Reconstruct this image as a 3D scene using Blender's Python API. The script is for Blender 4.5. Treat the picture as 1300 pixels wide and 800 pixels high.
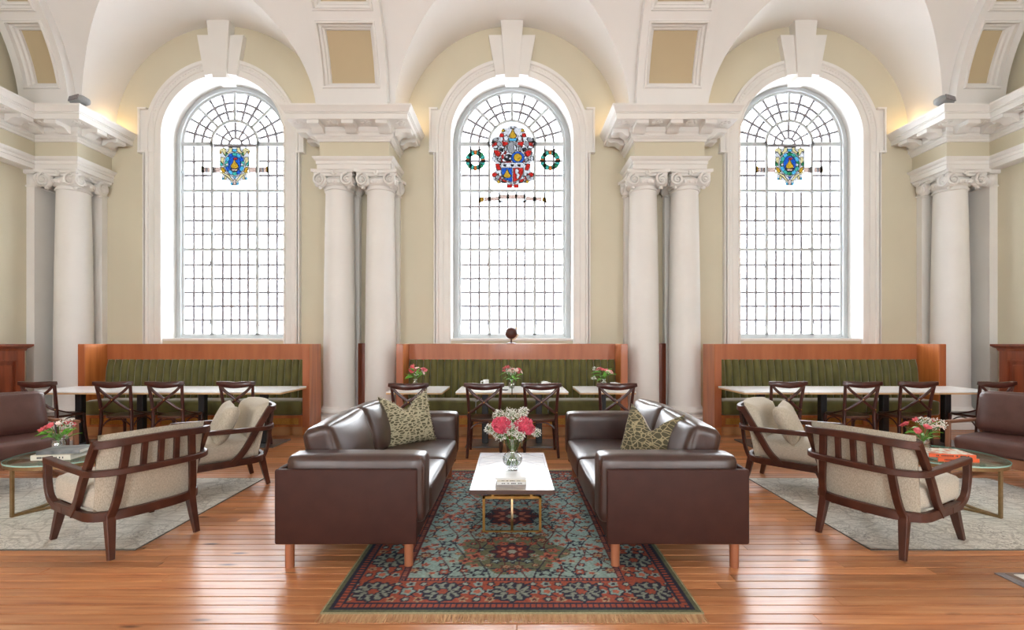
import bpy, bmesh, math, random
import numpy as np
from mathutils import Vector, Matrix, noise

sc = bpy.context.scene
for _o in list(bpy.data.objects):
    bpy.data.objects.remove(_o, do_unlink=True)
COL = sc.collection
PI = math.pi

# ------------------------------------------------------------------ camera, light, exposure
EYE = 1.40
cam = bpy.data.objects.new('camera', bpy.data.cameras.new('camera'))
COL.objects.link(cam)
cam.location = (0.0, 0.0, EYE)
cam.rotation_euler = (PI / 2, 0, 0)
cam.data.sensor_fit = 'HORIZONTAL'
cam.data.sensor_width = 36.0
cam.data.lens = 36.0 * 600.0 / 1300.0
cam.data.shift_y = 33.0 / 1300.0
cam.data.clip_start = 0.05
cam.data.clip_end = 200
sc.camera = cam

SKY = 8.4
world = bpy.data.worlds.new('overcast_sky')
sc.world = world
world.use_nodes = True
wn = world.node_tree
wn.nodes['Background'].inputs[0].default_value = (0.93, 0.97, 1.0, 1)
wn.nodes['Background'].inputs[1].default_value = SKY
vs = sc.view_settings
vs.view_transform = 'Standard'
vs.look = 'None'
vs.gamma = 1.0
vs.use_curve_mapping = False
vs.exposure = 1.1

def area_light(name, loc, rot, sx, sy, power=0, color=(1, 1, 1), portal=False):
    l = bpy.data.lights.new(name, 'AREA')
    l.shape = 'RECTANGLE'
    l.size = sx
    l.size_y = sy
    l.energy = power
    l.color = color
    o = bpy.data.objects.new(name, l)
    COL.objects.link(o)
    o.location = loc
    o.rotation_euler = rot
    if portal:
        l.cycles.is_portal = True
    return o

BAYS = (-4.97, 0.0, 4.97)
WALL_Y = 8.15
GLASS_Y = 8.50
REAR_Y = -5.0
for bx_ in BAYS:
    area_light('window_portal', (bx_, GLASS_Y + 0.12, 3.7), (-PI / 2, 0, 0), 2.1, 4.6, portal=True)
    area_light('window_portal', (bx_, REAR_Y - 0.05, 3.2), (PI / 2, 0, 0), 3.0, 5.2, portal=True)
# warm lamps hidden on top of the cornices, washing the vault springings
WARM = []
for lx in (-6.75, -3.2, -1.8, 1.8, 3.2, 6.75):
    l = bpy.data.lights.new('cornice_lamp', 'POINT')
    l.energy = 1.5
    l.color = (1.0, 0.68, 0.36)
    l.shadow_soft_size = 0.12
    o = bpy.data.objects.new('cornice_lamp', l)
    COL.objects.link(o)
    o.location = (lx, 7.92, 5.06)
    WARM.append(o)

# ------------------------------------------------------------------ materials
def srgb(r, g, b):
    f = lambda c: (c / 255.0 / 12.92) if c <= 10.31 else (((c / 255.0) + 0.055) / 1.055) ** 2.4
    return (f(r), f(g), f(b))

def new_mat(name):
    m = bpy.data.materials.new(name)
    m.use_nodes = True
    nt = m.node_tree
    return m, nt, nt.nodes['Principled BSDF']

def node(nt, typ, **kw):
    n = nt.nodes.new(typ)
    for k, v in kw.items():
        if k.startswith('i_'):
            n.inputs[k[2:].replace('_', ' ')].default_value = v
        else:
            setattr(n, k, v)
    return n

def ramp(nt, fac, stops):
    n = nt.nodes.new('ShaderNodeValToRGB')
    e = n.color_ramp.elements
    while len(e) < len(stops):
        e.new(0.5)
    for el, (p, c) in zip(e, stops):
        el.position = p
        el.color = (c[0], c[1], c[2], 1)
    nt.links.new(fac, n.inputs[0])
    return n.outputs[0]

def coords(nt, scale=(1, 1, 1), kind='Object', rot=(0, 0, 0)):
    tc = nt.nodes.new('ShaderNodeTexCoord')
    mp = nt.nodes.new('ShaderNodeMapping')
    mp.inputs['Scale'].default_value = scale
    mp.inputs['Rotation'].default_value = rot
    nt.links.new(tc.outputs[kind], mp.inputs[0])
    return mp.outputs[0]

def mat(name, c1, c2=None, rough=0.5, scale=(8, 8, 8), detail=4.0, bump=0.0, bump_scale=None, sheen=0.0, metal=0.0,
        spec=0.5, coat=0.0, lo=0.35, hi=0.65, rand=0.0, coat_rough=0.1):
    m, nt, p = new_mat(name)
    p.inputs['Roughness'].default_value = rough
    p.inputs['Metallic'].default_value = metal
    p.inputs['Specular IOR Level'].default_value = spec
    if coat:
        p.inputs['Coat Weight'].default_value = coat
        p.inputs['Coat Roughness'].default_value = coat_rough
    if sheen:
        p.inputs['Sheen Weight'].default_value = sheen
        p.inputs['Sheen Roughness'].default_value = 0.4
    c2 = c2 or c1
    v = coords(nt, scale)
    nz = node(nt, 'ShaderNodeTexNoise')
    nz.inputs['Scale'].default_value = 1.0
    nz.inputs['Detail'].default_value = detail
    nt.links.new(v, nz.inputs['Vector'])
    col = ramp(nt, nz.outputs['Fac'], [(lo, c1), (hi, c2)])
    if rand:
        oi = node(nt, 'ShaderNodeObjectInfo')
        hs = node(nt, 'ShaderNodeHueSaturation')
        mr = node(nt, 'ShaderNodeMapRange')
        mr.inputs['To Min'].default_value = 1 - rand
        mr.inputs['To Max'].default_value = 1 + rand
        nt.links.new(oi.outputs['Random'], mr.inputs['Value'])
        nt.links.new(mr.outputs[0], hs.inputs['Value'])
        nt.links.new(col, hs.inputs['Color'])
        col = hs.outputs[0]
    nt.links.new(col, p.inputs['Base Color'])
    if bump:
        src = nz.outputs['Fac']
        if bump_scale:
            v2 = coords(nt, bump_scale)
            n2 = node(nt, 'ShaderNodeTexNoise')
            n2.inputs['Scale'].default_value = 1.0
            n2.inputs['Detail'].default_value = 3.0
            nt.links.new(v2, n2.inputs['Vector'])
            src = n2.outputs['Fac']
        b = node(nt, 'ShaderNodeBump')
        b.inputs['Strength'].default_value = bump
        b.inputs['Distance'].default_value = 0.01
        nt.links.new(src, b.inputs['Height'])
        nt.links.new(b.outputs[0], p.inputs['Normal'])
    return m

def glass_mat(name, tint, gloss=0.06, rough=0.05, c2=None, scale=(2, 2, 2)):
    m, nt, p = new_mat(name)
    nt.nodes.remove(p)
    out = nt.nodes['Material Output']
    tr = node(nt, 'ShaderNodeBsdfTransparent')
    gl = node(nt, 'ShaderNodeBsdfGlossy')
    gl.inputs['Roughness'].default_value = rough
    mx = node(nt, 'ShaderNodeMixShader')
    lw = node(nt, 'ShaderNodeLayerWeight')
    lw.inputs['Blend'].default_value = 0.3
    pw = node(nt, 'ShaderNodeMath', operation='POWER')
    pw.inputs[1].default_value = 3.0
    ml = node(nt, 'ShaderNodeMath', operation='MULTIPLY_ADD')
    ml.inputs[1].default_value = gloss * 1.5
    ml.inputs[2].default_value = gloss * 0.35
    nt.links.new(lw.outputs['Facing'], pw.inputs[0])
    nt.links.new(pw.outputs[0], ml.inputs[0])
    nt.links.new(ml.outputs[0], mx.inputs[0])
    nt.links.new(tr.outputs[0], mx.inputs[1])
    nt.links.new(gl.outputs[0], mx.inputs[2])
    nt.links.new(mx.outputs[0], out.inputs[0])
    tr.inputs[0].default_value = (*tint, 1)
    if c2:
        v = coords(nt, scale)
        nz = node(nt, 'ShaderNodeTexNoise')
        nz.inputs['Scale'].default_value = 1.0
        nz.inputs['Detail'].default_value = 3.0
        nt.links.new(v, nz.inputs['Vector'])
        nt.links.new(ramp(nt, nz.outputs['Fac'], [(0.35, tint), (0.68, c2)]), tr.inputs[0])
    return m

M = {}
M['white'] = mat('white_paint', (0.80, 0.785, 0.75), (0.84, 0.825, 0.79), 0.55, (1.5, 1.5, 1.5))
M['vault'] = mat('white_plaster', (0.79, 0.775, 0.75), (0.83, 0.815, 0.79), 0.8, (0.6, 0.6, 0.6))
M['cream'] = mat('cream_paint', (0.65, 0.60, 0.46), (0.69, 0.64, 0.49), 0.65, (0.8, 0.8, 0.8), detail=6)
M['coffer'] = mat('cream_coffer_paint', (0.53, 0.43, 0.27), (0.57, 0.46, 0.29), 0.7, (1, 1, 1))
M['sash'] = mat('grey_white_window_paint', (0.50, 0.53, 0.54), (0.54, 0.57, 0.58), 0.4, (2, 2, 2))
M['lead'] = mat('lead_came', (0.24, 0.235, 0.26), (0.30, 0.29, 0.32), 0.5, (10, 10, 10))
M['pane'] = glass_mat('clear_leaded_glass', (0.985, 0.985, 0.995), 0.05, 0.05, (0.94, 0.97, 0.98), (0.9, 0.9, 1.6))
M['vase_glass'] = glass_mat('vase_glass', (0.93, 0.955, 0.955), 0.55, 0.03)
M['table_glass'] = glass_mat('table_glass', (0.86, 0.95, 0.92), 0.35, 0.02)
M['glass_rim'] = mat('green_glass_edge', (0.30, 0.52, 0.46), (0.38, 0.60, 0.54), 0.1, (4, 4, 4))
M['bench'] = mat('orange_cherry_veneer', srgb(172, 94, 42), srgb(198, 118, 60), 0.33, (14, 14, 1.2), bump=0.02, coat=0.25)
M['bench_top'] = mat('red_cherry_veneer', srgb(160, 86, 46), srgb(178, 102, 60), 0.4, (10, 10, 1.0), coat=0.2)
M['kick'] = mat('pale_kick_board', srgb(176, 124, 76), srgb(192, 140, 92), 0.5, (2, 10, 10))
M['dado'] = mat('dark_cherry_panelling', srgb(112, 50, 26), srgb(142, 68, 36), 0.35, (12, 12, 1.2), coat=0.3)
M['velvet'] = mat('olive_velvet', srgb(80, 77, 29), srgb(98, 94, 40), 0.7, (9, 9, 5), sheen=1.0)
M['brass'] = mat('brass', srgb(176, 128, 58), srgb(196, 148, 74), 0.35, (20, 20, 20), metal=0.85)
M['mesh'] = mat('brass_mesh', srgb(150, 102, 40), srgb(190, 140, 66), 0.45, (160, 160, 160), metal=0.4, detail=1)
M['gold'] = mat('brushed_gold', srgb(168, 124, 62), srgb(186, 142, 78), 0.35, (20, 20, 20), metal=0.75)
M['bronze'] = mat('bronze_metal', srgb(134, 108, 72), srgb(152, 124, 86), 0.4, (20, 20, 20), metal=0.6)
M['black'] = mat('black_iron', (0.010, 0.010, 0.012), (0.016, 0.016, 0.018), 0.45, (10, 10, 10))
M['plate'] = mat('grey_iron_plate', (0.09, 0.10, 0.115), (0.12, 0.13, 0.145), 0.35, (10, 10, 10), coat=1.0, coat_rough=0.25)
M['tabletop'] = mat('white_laminate', (0.86, 0.86, 0.86), (0.89, 0.89, 0.89), 0.35, (3, 3, 3), coat=0.8, coat_rough=0.3)
M['ply'] = mat('pale_plywood_edge', srgb(200, 160, 112), srgb(216, 178, 132), 0.5, (3, 3, 60))
M['chair'] = mat('dark_mahogany_stain', srgb(56, 26, 22), srgb(74, 34, 28), 0.3, (10, 10, 10), coat=0.3)
M['chair_seat'] = mat('worn_mahogany_seat', srgb(64, 34, 26), srgb(92, 56, 42), 0.3, (3, 12, 3), coat=0.3)
M['walnut'] = mat('dark_walnut', srgb(62, 31, 21), srgb(84, 45, 32), 0.4, (9, 9, 9), bump=0.02)
M['beech'] = mat('brown_beech', srgb(120, 78, 54), srgb(140, 92, 66), 0.45, (6, 6, 2))
M['leg'] = mat('orange_oak_leg', srgb(150, 92, 62), srgb(170, 106, 74), 0.45, (20, 20, 2))
M['leather'] = mat('dark_brown_leather', srgb(56, 33, 27), srgb(64, 39, 32), 0.34, (14, 14, 14), bump=0.14, bump_scale=(260, 260, 260), spec=0.6, coat=0.35, coat_rough=0.28)
M['shell'] = mat('brown_leather_panel', srgb(58, 30, 24), srgb(64, 34, 27), 0.55, (10, 10, 10), spec=0.3, bump=0.2, bump_scale=(300, 300, 300))
M['side_leather'] = mat('plum_brown_leather', srgb(82, 53, 47), srgb(92, 61, 55), 0.34, (10, 10, 10), bump=0.16, bump_scale=(240, 240, 240))
M['linen'] = mat('oatmeal_linen', srgb(172, 161, 141), srgb(206, 196, 178), 0.9, (330, 330, 60), detail=2, bump=0.25, bump_scale=(300, 300, 300), sheen=0.2)
M['linen_seat'] = mat('pale_oatmeal_linen', srgb(188, 178, 160), srgb(212, 202, 186), 0.9, (300, 60, 300), detail=2, bump=0.25, bump_scale=(300, 300, 300), sheen=0.2)
M['grey_rug'] = None
M['porcelain'] = mat('white_porcelain', (0.80, 0.80, 0.78), (0.84, 0.84, 0.82), 0.15, (3, 3, 3))
M['paper'] = mat('book_pages', (0.74, 0.72, 0.66), (0.80, 0.78, 0.72), 0.8, (2, 2, 300))
M['cover_white'] = mat('white_book_cover', (0.74, 0.74, 0.72), (0.80, 0.80, 0.78), 0.4, (5, 5, 5))
M['cover_grey'] = mat('grey_book_cover', (0.10, 0.11, 0.115), (0.26, 0.27, 0.28), 0.4, (9, 9, 9))
M['cover_cream'] = mat('cream_book_cover', (0.66, 0.62, 0.52), (0.72, 0.68, 0.58), 0.5, (5, 5, 5))
M['cover_orange'] = mat('orange_book_spine', srgb(226, 92, 46), srgb(234, 104, 56), 0.45, (5, 5, 5))
M['cover_map'] = mat('map_book_cover', srgb(214, 130, 96), srgb(226, 222, 208), 0.45, (26, 26, 26), lo=0.42, hi=0.52)
M['cover_green'] = mat('green_book_cover', srgb(58, 96, 52), srgb(74, 112, 62), 0.5, (8, 8, 8))
M['ink'] = mat('black_ink', (0.02, 0.02, 0.02), (0.03, 0.03, 0.03), 0.6)
M['stem'] = mat('flower_stem', srgb(74, 118, 42), srgb(98, 142, 58), 0.5, (20, 20, 20))
M['leaf'] = mat('bright_green_leaf', srgb(74, 140, 34), srgb(116, 178, 58), 0.45, (20, 20, 20), rand=0.2)
M['pink'] = mat('hot_pink_petals', srgb(228, 66, 100), srgb(246, 116, 138), 0.6, (30, 30, 30), sheen=0.2)
M['salmon'] = mat('salmon_pink_petals', srgb(206, 70, 84), srgb(232, 128, 132), 0.55, (40, 40, 40), rand=0.15)
M['blush'] = mat('blush_petals', srgb(240, 206, 200), srgb(246, 226, 216), 0.55, (40, 40, 40))
M['gyp'] = mat('white_gypsophila', (0.76, 0.74, 0.66), (0.86, 0.85, 0.80), 0.6, (30, 30, 30))
M['globe'] = mat('dark_brown_globe', srgb(62, 30, 26), srgb(88, 46, 38), 0.35, (9, 9, 9))
M['lamp'] = mat('grey_lamp_housing', (0.30, 0.32, 0.33), (0.36, 0.38, 0.39), 0.45, (5, 5, 5))
M['facade'] = mat('pale_render_facade', (0.70, 0.70, 0.74), (0.76, 0.76, 0.79), 0.9, (0.5, 0.5, 0.5))
M['facade_window'] = mat('dim_facade_window', (0.45, 0.47, 0.54), (0.52, 0.54, 0.60), 0.6, (1, 1, 1))
M['slab'] = mat('dark_subfloor', (0.030, 0.014, 0.008), (0.05, 0.022, 0.012), 0.8, (3, 3, 3))
M['mat_grey'] = mat('slate_grey_mat_border', srgb(128, 124, 128), srgb(150, 146, 150), 0.6, (60, 60, 60))
M['mat_taupe'] = mat('taupe_mat_band', srgb(126, 108, 96), srgb(142, 124, 112), 0.8, (60, 60, 60))
M['mat_pale'] = mat('ivory_mat_pile', srgb(222, 220, 212), srgb(234, 232, 226), 0.9, (80, 80, 80))
SG = {}
for _n, _c in dict(red=(0.125, 0.005, 0.004), blue=(0.003, 0.022, 0.11), gold=(0.13, 0.075, 0.006), white=(0.15, 0.15, 0.16), clear=(0.155, 0.157, 0.165),
                   cream=(0.165, 0.142, 0.075), teal=(0.012, 0.09, 0.075), green=(0.006, 0.05, 0.02), sky=(0.02, 0.10, 0.16),
                   pink=(0.16, 0.115, 0.10), dark=(0.004, 0.004, 0.006), orange=(0.14, 0.035, 0.006), navy=(0.003, 0.008, 0.035),
                   grey=(0.07, 0.07, 0.075), amber=(0.10, 0.05, 0.005)).items():
    SG[_n] = glass_mat('stained_glass_' + _n, tuple(0.34 * x for x in _c), 0.05, 0.1, tuple(x * 0.24 for x in _c), (40, 40, 40))

def floor_mat():
    m, nt, p = new_mat('varnished_pine_plank')
    geo = node(nt, 'ShaderNodeNewGeometry')
    oi = node(nt, 'ShaderNodeObjectInfo')
    add = node(nt, 'ShaderNodeVectorMath', operation='ADD')
    cmb = node(nt, 'ShaderNodeCombineXYZ')
    mul = node(nt, 'ShaderNodeMath', operation='MULTIPLY')
    mul.inputs[1].default_value = 37.0
    nt.links.new(oi.outputs['Random'], mul.inputs[0])
    nt.links.new(mul.outputs[0], cmb.inputs[0])
    nt.links.new(mul.outputs[0], cmb.inputs[2])
    nt.links.new(geo.outputs['Position'], add.inputs[0])
    nt.links.new(cmb.outputs[0], add.inputs[1])
    mp = node(nt, 'ShaderNodeMapping')
    mp.inputs['Scale'].default_value = (1.1, 22.0, 1.0)
    nt.links.new(add.outputs[0], mp.inputs[0])
    nz = node(nt, 'ShaderNodeTexNoise')
    nz.inputs['Scale'].default_value = 1.6
    nz.inputs['Detail'].default_value = 6.0
    nz.inputs['Distortion'].default_value = 0.6
    nt.links.new(mp.outputs[0], nz.inputs['Vector'])
    col = ramp(nt, nz.outputs['Fac'], [(0.22, srgb(158, 92, 58)), (0.42, srgb(192, 126, 82)), (0.6, srgb(206, 144, 98)), (0.8, srgb(218, 164, 118))])
    # knots
    mp2 = node(nt, 'ShaderNodeMapping')
    mp2.inputs['Scale'].default_value = (1.6, 7.0, 1.0)
    nt.links.new(add.outputs[0], mp2.inputs[0])
    vo = node(nt, 'ShaderNodeTexVoronoi')
    vo.inputs['Scale'].default_value = 1.0
    nt.links.new(mp2.outputs[0], vo.inputs['Vector'])
    kn = ramp(nt, vo.outputs['Distance'], [(0.045, (0.16, 0.10, 0.08)), (0.12, (1, 1, 1))])
    mx = node(nt, 'ShaderNodeMix', data_type='RGBA', blend_type='MULTIPLY')
    mx.inputs[0].default_value = 1.0
    nt.links.new(col, mx.inputs[6])
    nt.links.new(kn, mx.inputs[7])
    hs = node(nt, 'ShaderNodeHueSaturation')
    mr = node(nt, 'ShaderNodeMapRange')
    mr.inputs['To Min'].default_value = 0.72
    mr.inputs['To Max'].default_value = 1.18
    nt.links.new(oi.outputs['Random'], mr.inputs['Value'])
    nt.links.new(mr.outputs[0], hs.inputs['Value'])
    nt.links.new(mx.outputs[2], hs.inputs['Color'])
    nt.links.new(hs.outputs[0], p.inputs['Base Color'])
    mr2 = node(nt, 'ShaderNodeMapRange')
    mr2.inputs['To Min'].default_value = 0.24
    mr2.inputs['To Max'].default_value = 0.38
    nt.links.new(nz.outputs['Fac'], mr2.inputs['Value'])
    nt.links.new(mr2.outputs[0], p.inputs['Roughness'])
    p.inputs['Specular IOR Level'].default_value = 0.75
    b = node(nt, 'ShaderNodeBump')
    b.inputs['Strength'].default_value = 0.12
    b.inputs['Distance'].default_value = 0.004
    nt.links.new(nz.outputs['Fac'], b.inputs['Height'])
    nt.links.new(b.outputs[0], p.inputs['Normal'])
    return m
M['plank'] = floor_mat()

def grey_rug_mat():
    m, nt, p = new_mat('distressed_grey_rug')
    p.inputs['Roughness'].default_value = 0.95
    v = coords(nt, (1, 1, 1))
    n1 = node(nt, 'ShaderNodeTexNoise'); n1.inputs['Scale'].default_value = 2.2; n1.inputs['Detail'].default_value = 6
    n2 = node(nt, 'ShaderNodeTexNoise'); n2.inputs['Scale'].default_value = 34; n2.inputs['Detail'].default_value = 4; n2.inputs['Distortion'].default_value = 2.5
    mp = coords(nt, (3, 90, 1))
    n3 = node(nt, 'ShaderNodeTexNoise'); n3.inputs['Scale'].default_value = 1.0; n3.inputs['Detail'].default_value = 3
    vo = node(nt, 'ShaderNodeTexVoronoi', feature='DISTANCE_TO_EDGE'); vo.inputs['Scale'].default_value = 7.0
    nt.links.new(v, n1.inputs['Vector']); nt.links.new(v, n2.inputs['Vector']); nt.links.new(mp, n3.inputs['Vector']); nt.links.new(v, vo.inputs['Vector'])
    c1 = ramp(nt, n2.outputs['Fac'], [(0.36, srgb(146, 139, 130)), (0.56, srgb(226, 221, 210))])
    c2 = ramp(nt, n3.outputs['Fac'], [(0.35, srgb(168, 161, 152)), (0.6, srgb(230, 225, 214))])
    mx = node(nt, 'ShaderNodeMix', data_type='RGBA')
    f = ramp(nt, n1.outputs['Fac'], [(0.35, (0, 0, 0)), (0.65, (1, 1, 1))])
    nt.links.new(f, mx.inputs[0]); nt.links.new(c1, mx.inputs[6]); nt.links.new(c2, mx.inputs[7])
    mx2 = node(nt, 'ShaderNodeMix', data_type='RGBA', blend_type='MULTIPLY'); mx2.inputs[0].default_value = 0.5
    e = ramp(nt, vo.outputs['Distance'], [(0.02, (0.55, 0.53, 0.5)), (0.07, (1, 1, 1))])
    nt.links.new(mx.outputs[2], mx2.inputs[6]); nt.links.new(e, mx2.inputs[7])
    nt.links.new(mx2.outputs[2], p.inputs['Base Color'])
    return m
M['grey_rug'] = grey_rug_mat()

def leaf_print_mat(name, dark, light, scale, stretch, width, rot):
    m, nt, p = new_mat(name)
    p.inputs['Roughness'].default_value = 0.9
    v = coords(nt, stretch, rot=rot)
    nz = node(nt, 'ShaderNodeTexNoise'); nz.inputs['Scale'].default_value = 6.0
    nt.links.new(v, nz.inputs['Vector'])
    ad = node(nt, 'ShaderNodeMix', data_type='RGBA'); ad.inputs[0].default_value = 0.06
    nt.links.new(v, ad.inputs[6]); nt.links.new(nz.outputs['Color'], ad.inputs[7])
    vo = node(nt, 'ShaderNodeTexVoronoi', feature='DISTANCE_TO_EDGE'); vo.inputs['Scale'].default_value = scale
    nt.links.new(ad.outputs[2], vo.inputs['Vector'])
    nt.links.new(ramp(nt, vo.outputs['Distance'], [(width, light), (width + 0.06, dark)]), p.inputs['Base Color'])
    return m
M['leaf_pillow_a'] = leaf_print_mat('olive_stroke_print', srgb(88, 84, 62), srgb(178, 170, 142), 13, (1.8, 1.8, 4.0), 0.11, (0, 0, 0.3))
M['leaf_pillow_b'] = leaf_print_mat('dark_leaf_print', srgb(84, 80, 60), srgb(166, 152, 118), 14, (1.6, 1.6, 2.8), 0.05, (0.5, 0.4, 0.6))

def color_attr_mat(name, attr, rough):
    m, nt, p = new_mat(name)
    p.inputs['Roughness'].default_value = rough
    a = node(nt, 'ShaderNodeAttribute', attribute_name=attr)
    v = coords(nt, (1, 1, 1))
    nz = node(nt, 'ShaderNodeTexNoise'); nz.inputs['Scale'].default_value = 60; nz.inputs['Detail'].default_value = 4
    nt.links.new(v, nz.inputs['Vector'])
    mx = node(nt, 'ShaderNodeMix', data_type='RGBA', blend_type='MULTIPLY'); mx.inputs[0].default_value = 1.0
    nt.links.new(a.outputs['Color'], mx.inputs[6])
    nt.links.new(ramp(nt, nz.outputs['Fac'], [(0.3, (0.72, 0.72, 0.72)), (0.7, (1.15, 1.15, 1.15))]), mx.inputs[7])
    nt.links.new(mx.outputs[2], p.inputs['Base Color'])
    return m
M['persian'] = color_attr_mat('persian_rug_pile', 'pile', 0.95)
M['fringe'] = mat('tan_rug_fringe', srgb(176, 132, 92), srgb(204, 164, 122), 0.9, (60, 8, 8))
M['parquet'] = mat('chevron_parquet_wood', srgb(104, 84, 72), srgb(136, 114, 98), 0.3, (6, 30, 6), coat=1.0, coat_rough=0.22, rand=0.10)
M['table_edge'] = mat('dark_table_edge', srgb(70, 48, 40), srgb(88, 62, 52), 0.4, (4, 30, 30))

# ------------------------------------------------------------------ mesh helpers
class MB:
    def __init__(s):
        s.v = []; s.f = []
    def add(s, vs_, fs):
        n = len(s.v)
        s.v.extend([tuple(p) for p in vs_])
        s.f.extend([tuple(i + n for i in f) for f in fs])
        return s
    def box(s, x0, x1, y0, y1, z0, z1):
        v = [(x0, y0, z0), (x1, y0, z0), (x1, y1, z0), (x0, y1, z0), (x0, y0, z1), (x1, y0, z1), (x1, y1, z1), (x0, y1, z1)]
        return s.add(v, [(0, 3, 2, 1), (4, 5, 6, 7), (0, 1, 5, 4), (1, 2, 6, 5), (2, 3, 7, 6), (3, 0, 4, 7)])
    def bm(s, b, mx=None):
        b.verts.index_update()
        if mx is not None:
            vv = [mx @ p.co for p in b.verts]
        else:
            vv = [p.co.copy() for p in b.verts]
        s.add(vv, [[p.index for p in f.verts] for f in b.faces])
        b.free()
        return s
    def rbox(s, x0, x1, y0, y1, z0, z1, r=0.01, seg=2, mx=None):
        b = bmesh.new()
        bmesh.ops.create_cube(b, size=1)
        for p in b.verts:
            p.co = Vector((x0 + (p.co.x + 0.5) * (x1 - x0), y0 + (p.co.y + 0.5) * (y1 - y0), z0 + (p.co.z + 0.5) * (z1 - z0)))
        bmesh.ops.bevel(b, geom=b.edges[:], offset=r, segments=seg, affect='EDGES', profile=0.5)
        return s.bm(b, mx)
    def lathe(s, prof, n=24, c=(0, 0, 0), axis='z', cap=True):
        vs_, fs = [], []
        for (r, z) in prof:
            for i in range(n):
                a = 2 * PI * i / n
                p = (r * math.cos(a), r * math.sin(a), z)
                if axis == 'y': p = (p[0], p[2], p[1])
                if axis == 'x': p = (p[2], p[0], p[1])
                vs_.append((c[0] + p[0], c[1] + p[1], c[2] + p[2]))
        for k in range(len(prof) - 1):
            for i in range(n):
                j = (i + 1) % n
                fs.append((k * n + i, k * n + j, (k + 1) * n + j, (k + 1) * n + i))
        if cap:
            fs.append(tuple(range(n - 1, -1, -1)))
            fs.append(tuple((len(prof) - 1) * n + i for i in range(n)))
        return s.add(vs_, fs)
    def sweep(s, path, section, up=(0, 0, 1), closed=False, scale=None, cap=True):
        """section: [(side, normal)] swept along path; frame = tangent, tangent x up, up'."""
        P = [Vector(p) for p in path]
        n = len(P); m = len(section)
        up = Vector(up)
        vs_, fs = [], []
        for i in range(n):
            if closed:
                t = (P[(i + 1) % n] - P[i - 1]).normalized()
            elif i == 0:
                t = (P[1] - P[0]).normalized()
            elif i == n - 1:
                t = (P[-1] - P[-2]).normalized()
            else:
                t = ((P[i + 1] - P[i]).normalized() + (P[i] - P[i - 1]).normalized()).normalized()
            side = t.cross(up)
            if side.length < 1e-4:
                side = t.cross(Vector((0, 1, 0)))
            side.normalize()
            nn = side.cross(t).normalized()
            k = 1.0 if scale is None else scale[i]
            kx, ky = k if isinstance(k, tuple) else (k, k)
            for (a, b) in section:
                vs_.append(P[i] + side * a * kx + nn * b * ky)
        for i in range(n if closed else n - 1):
            i2 = (i + 1) % n
            for j in range(m):
                j2 = (j + 1) % m
                fs.append((i * m + j, i * m + j2, i2 * m + j2, i2 * m + j))
        if cap and not closed:
            fs.append(tuple(range(m - 1, -1, -1)))
            fs.append(tuple((n - 1) * m + j for j in range(m)))
        return s.add(vs_, fs)
    def tube(s, path, r, n=8, up=(0, 0, 1), closed=False):
        rs = None
        if isinstance(r, (list, tuple)):
            rs = list(r); r = 1.0
        sec = [(r * math.cos(2 * PI * i / n), r * math.sin(2 * PI * i / n)) for i in range(n)]
        return s.sweep(path, sec, up, closed, rs)
    def rail(s, path, w, h, up=(0, 0, 1), closed=False, c=0.25, scale=None):
        """rounded rectangular section: w across, h along the normal"""
        a, b = w / 2, h / 2
        e = min(a, b) * c
        sec = [(a, -b + e), (a, b - e), (a - e, b), (-a + e, b), (-a, b - e), (-a, -b + e), (-a + e, -b), (a - e, -b)]
        return s.sweep(path, sec, up, closed, scale)
    def prism(s, poly, d0, d1, plane='xz'):
        n = len(poly)
        def pt(p, d):
            if plane == 'xz': return (p[0], d, p[1])
            if plane == 'xy': return (p[0], p[1], d)
            return (d, p[0], p[1])
        vs_ = [pt(p, d0) for p in poly] + [pt(p, d1) for p in poly]
        fs = [tuple(range(n - 1, -1, -1)), tuple(range(n, 2 * n))]
        fs += [(i, (i + 1) % n, n + (i + 1) % n, n + i) for i in range(n)]
        return s.add(vs_, fs)
    def sphere(s, c, r, u=10, v=6):
        rx, ry, rz = r if isinstance(r, tuple) else (r, r, r)
        vs_ = [(c[0], c[1], c[2] - rz)]
        for k in range(1, v):
            a = -PI / 2 + PI * k / v
            for i in range(u):
                b = 2 * PI * i / u
                vs_.append((c[0] + rx * math.cos(a) * math.cos(b), c[1] + ry * math.cos(a) * math.sin(b), c[2] + rz * math.sin(a)))
        vs_.append((c[0], c[1], c[2] + rz))
        fs = [(0, 1 + (i + 1) % u, 1 + i) for i in range(u)]
        for k in range(v - 2):
            for i in range(u):
                j = (i + 1) % u
                fs.append((1 + k * u + i, 1 + k * u + j, 1 + (k + 1) * u + j, 1 + (k + 1) * u + i))
        t = len(vs_) - 1
        fs += [(t, 1 + (v - 2) * u + i, 1 + (v - 2) * u + (i + 1) % u) for i in range(u)]
        return s.add(vs_, fs)
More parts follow.
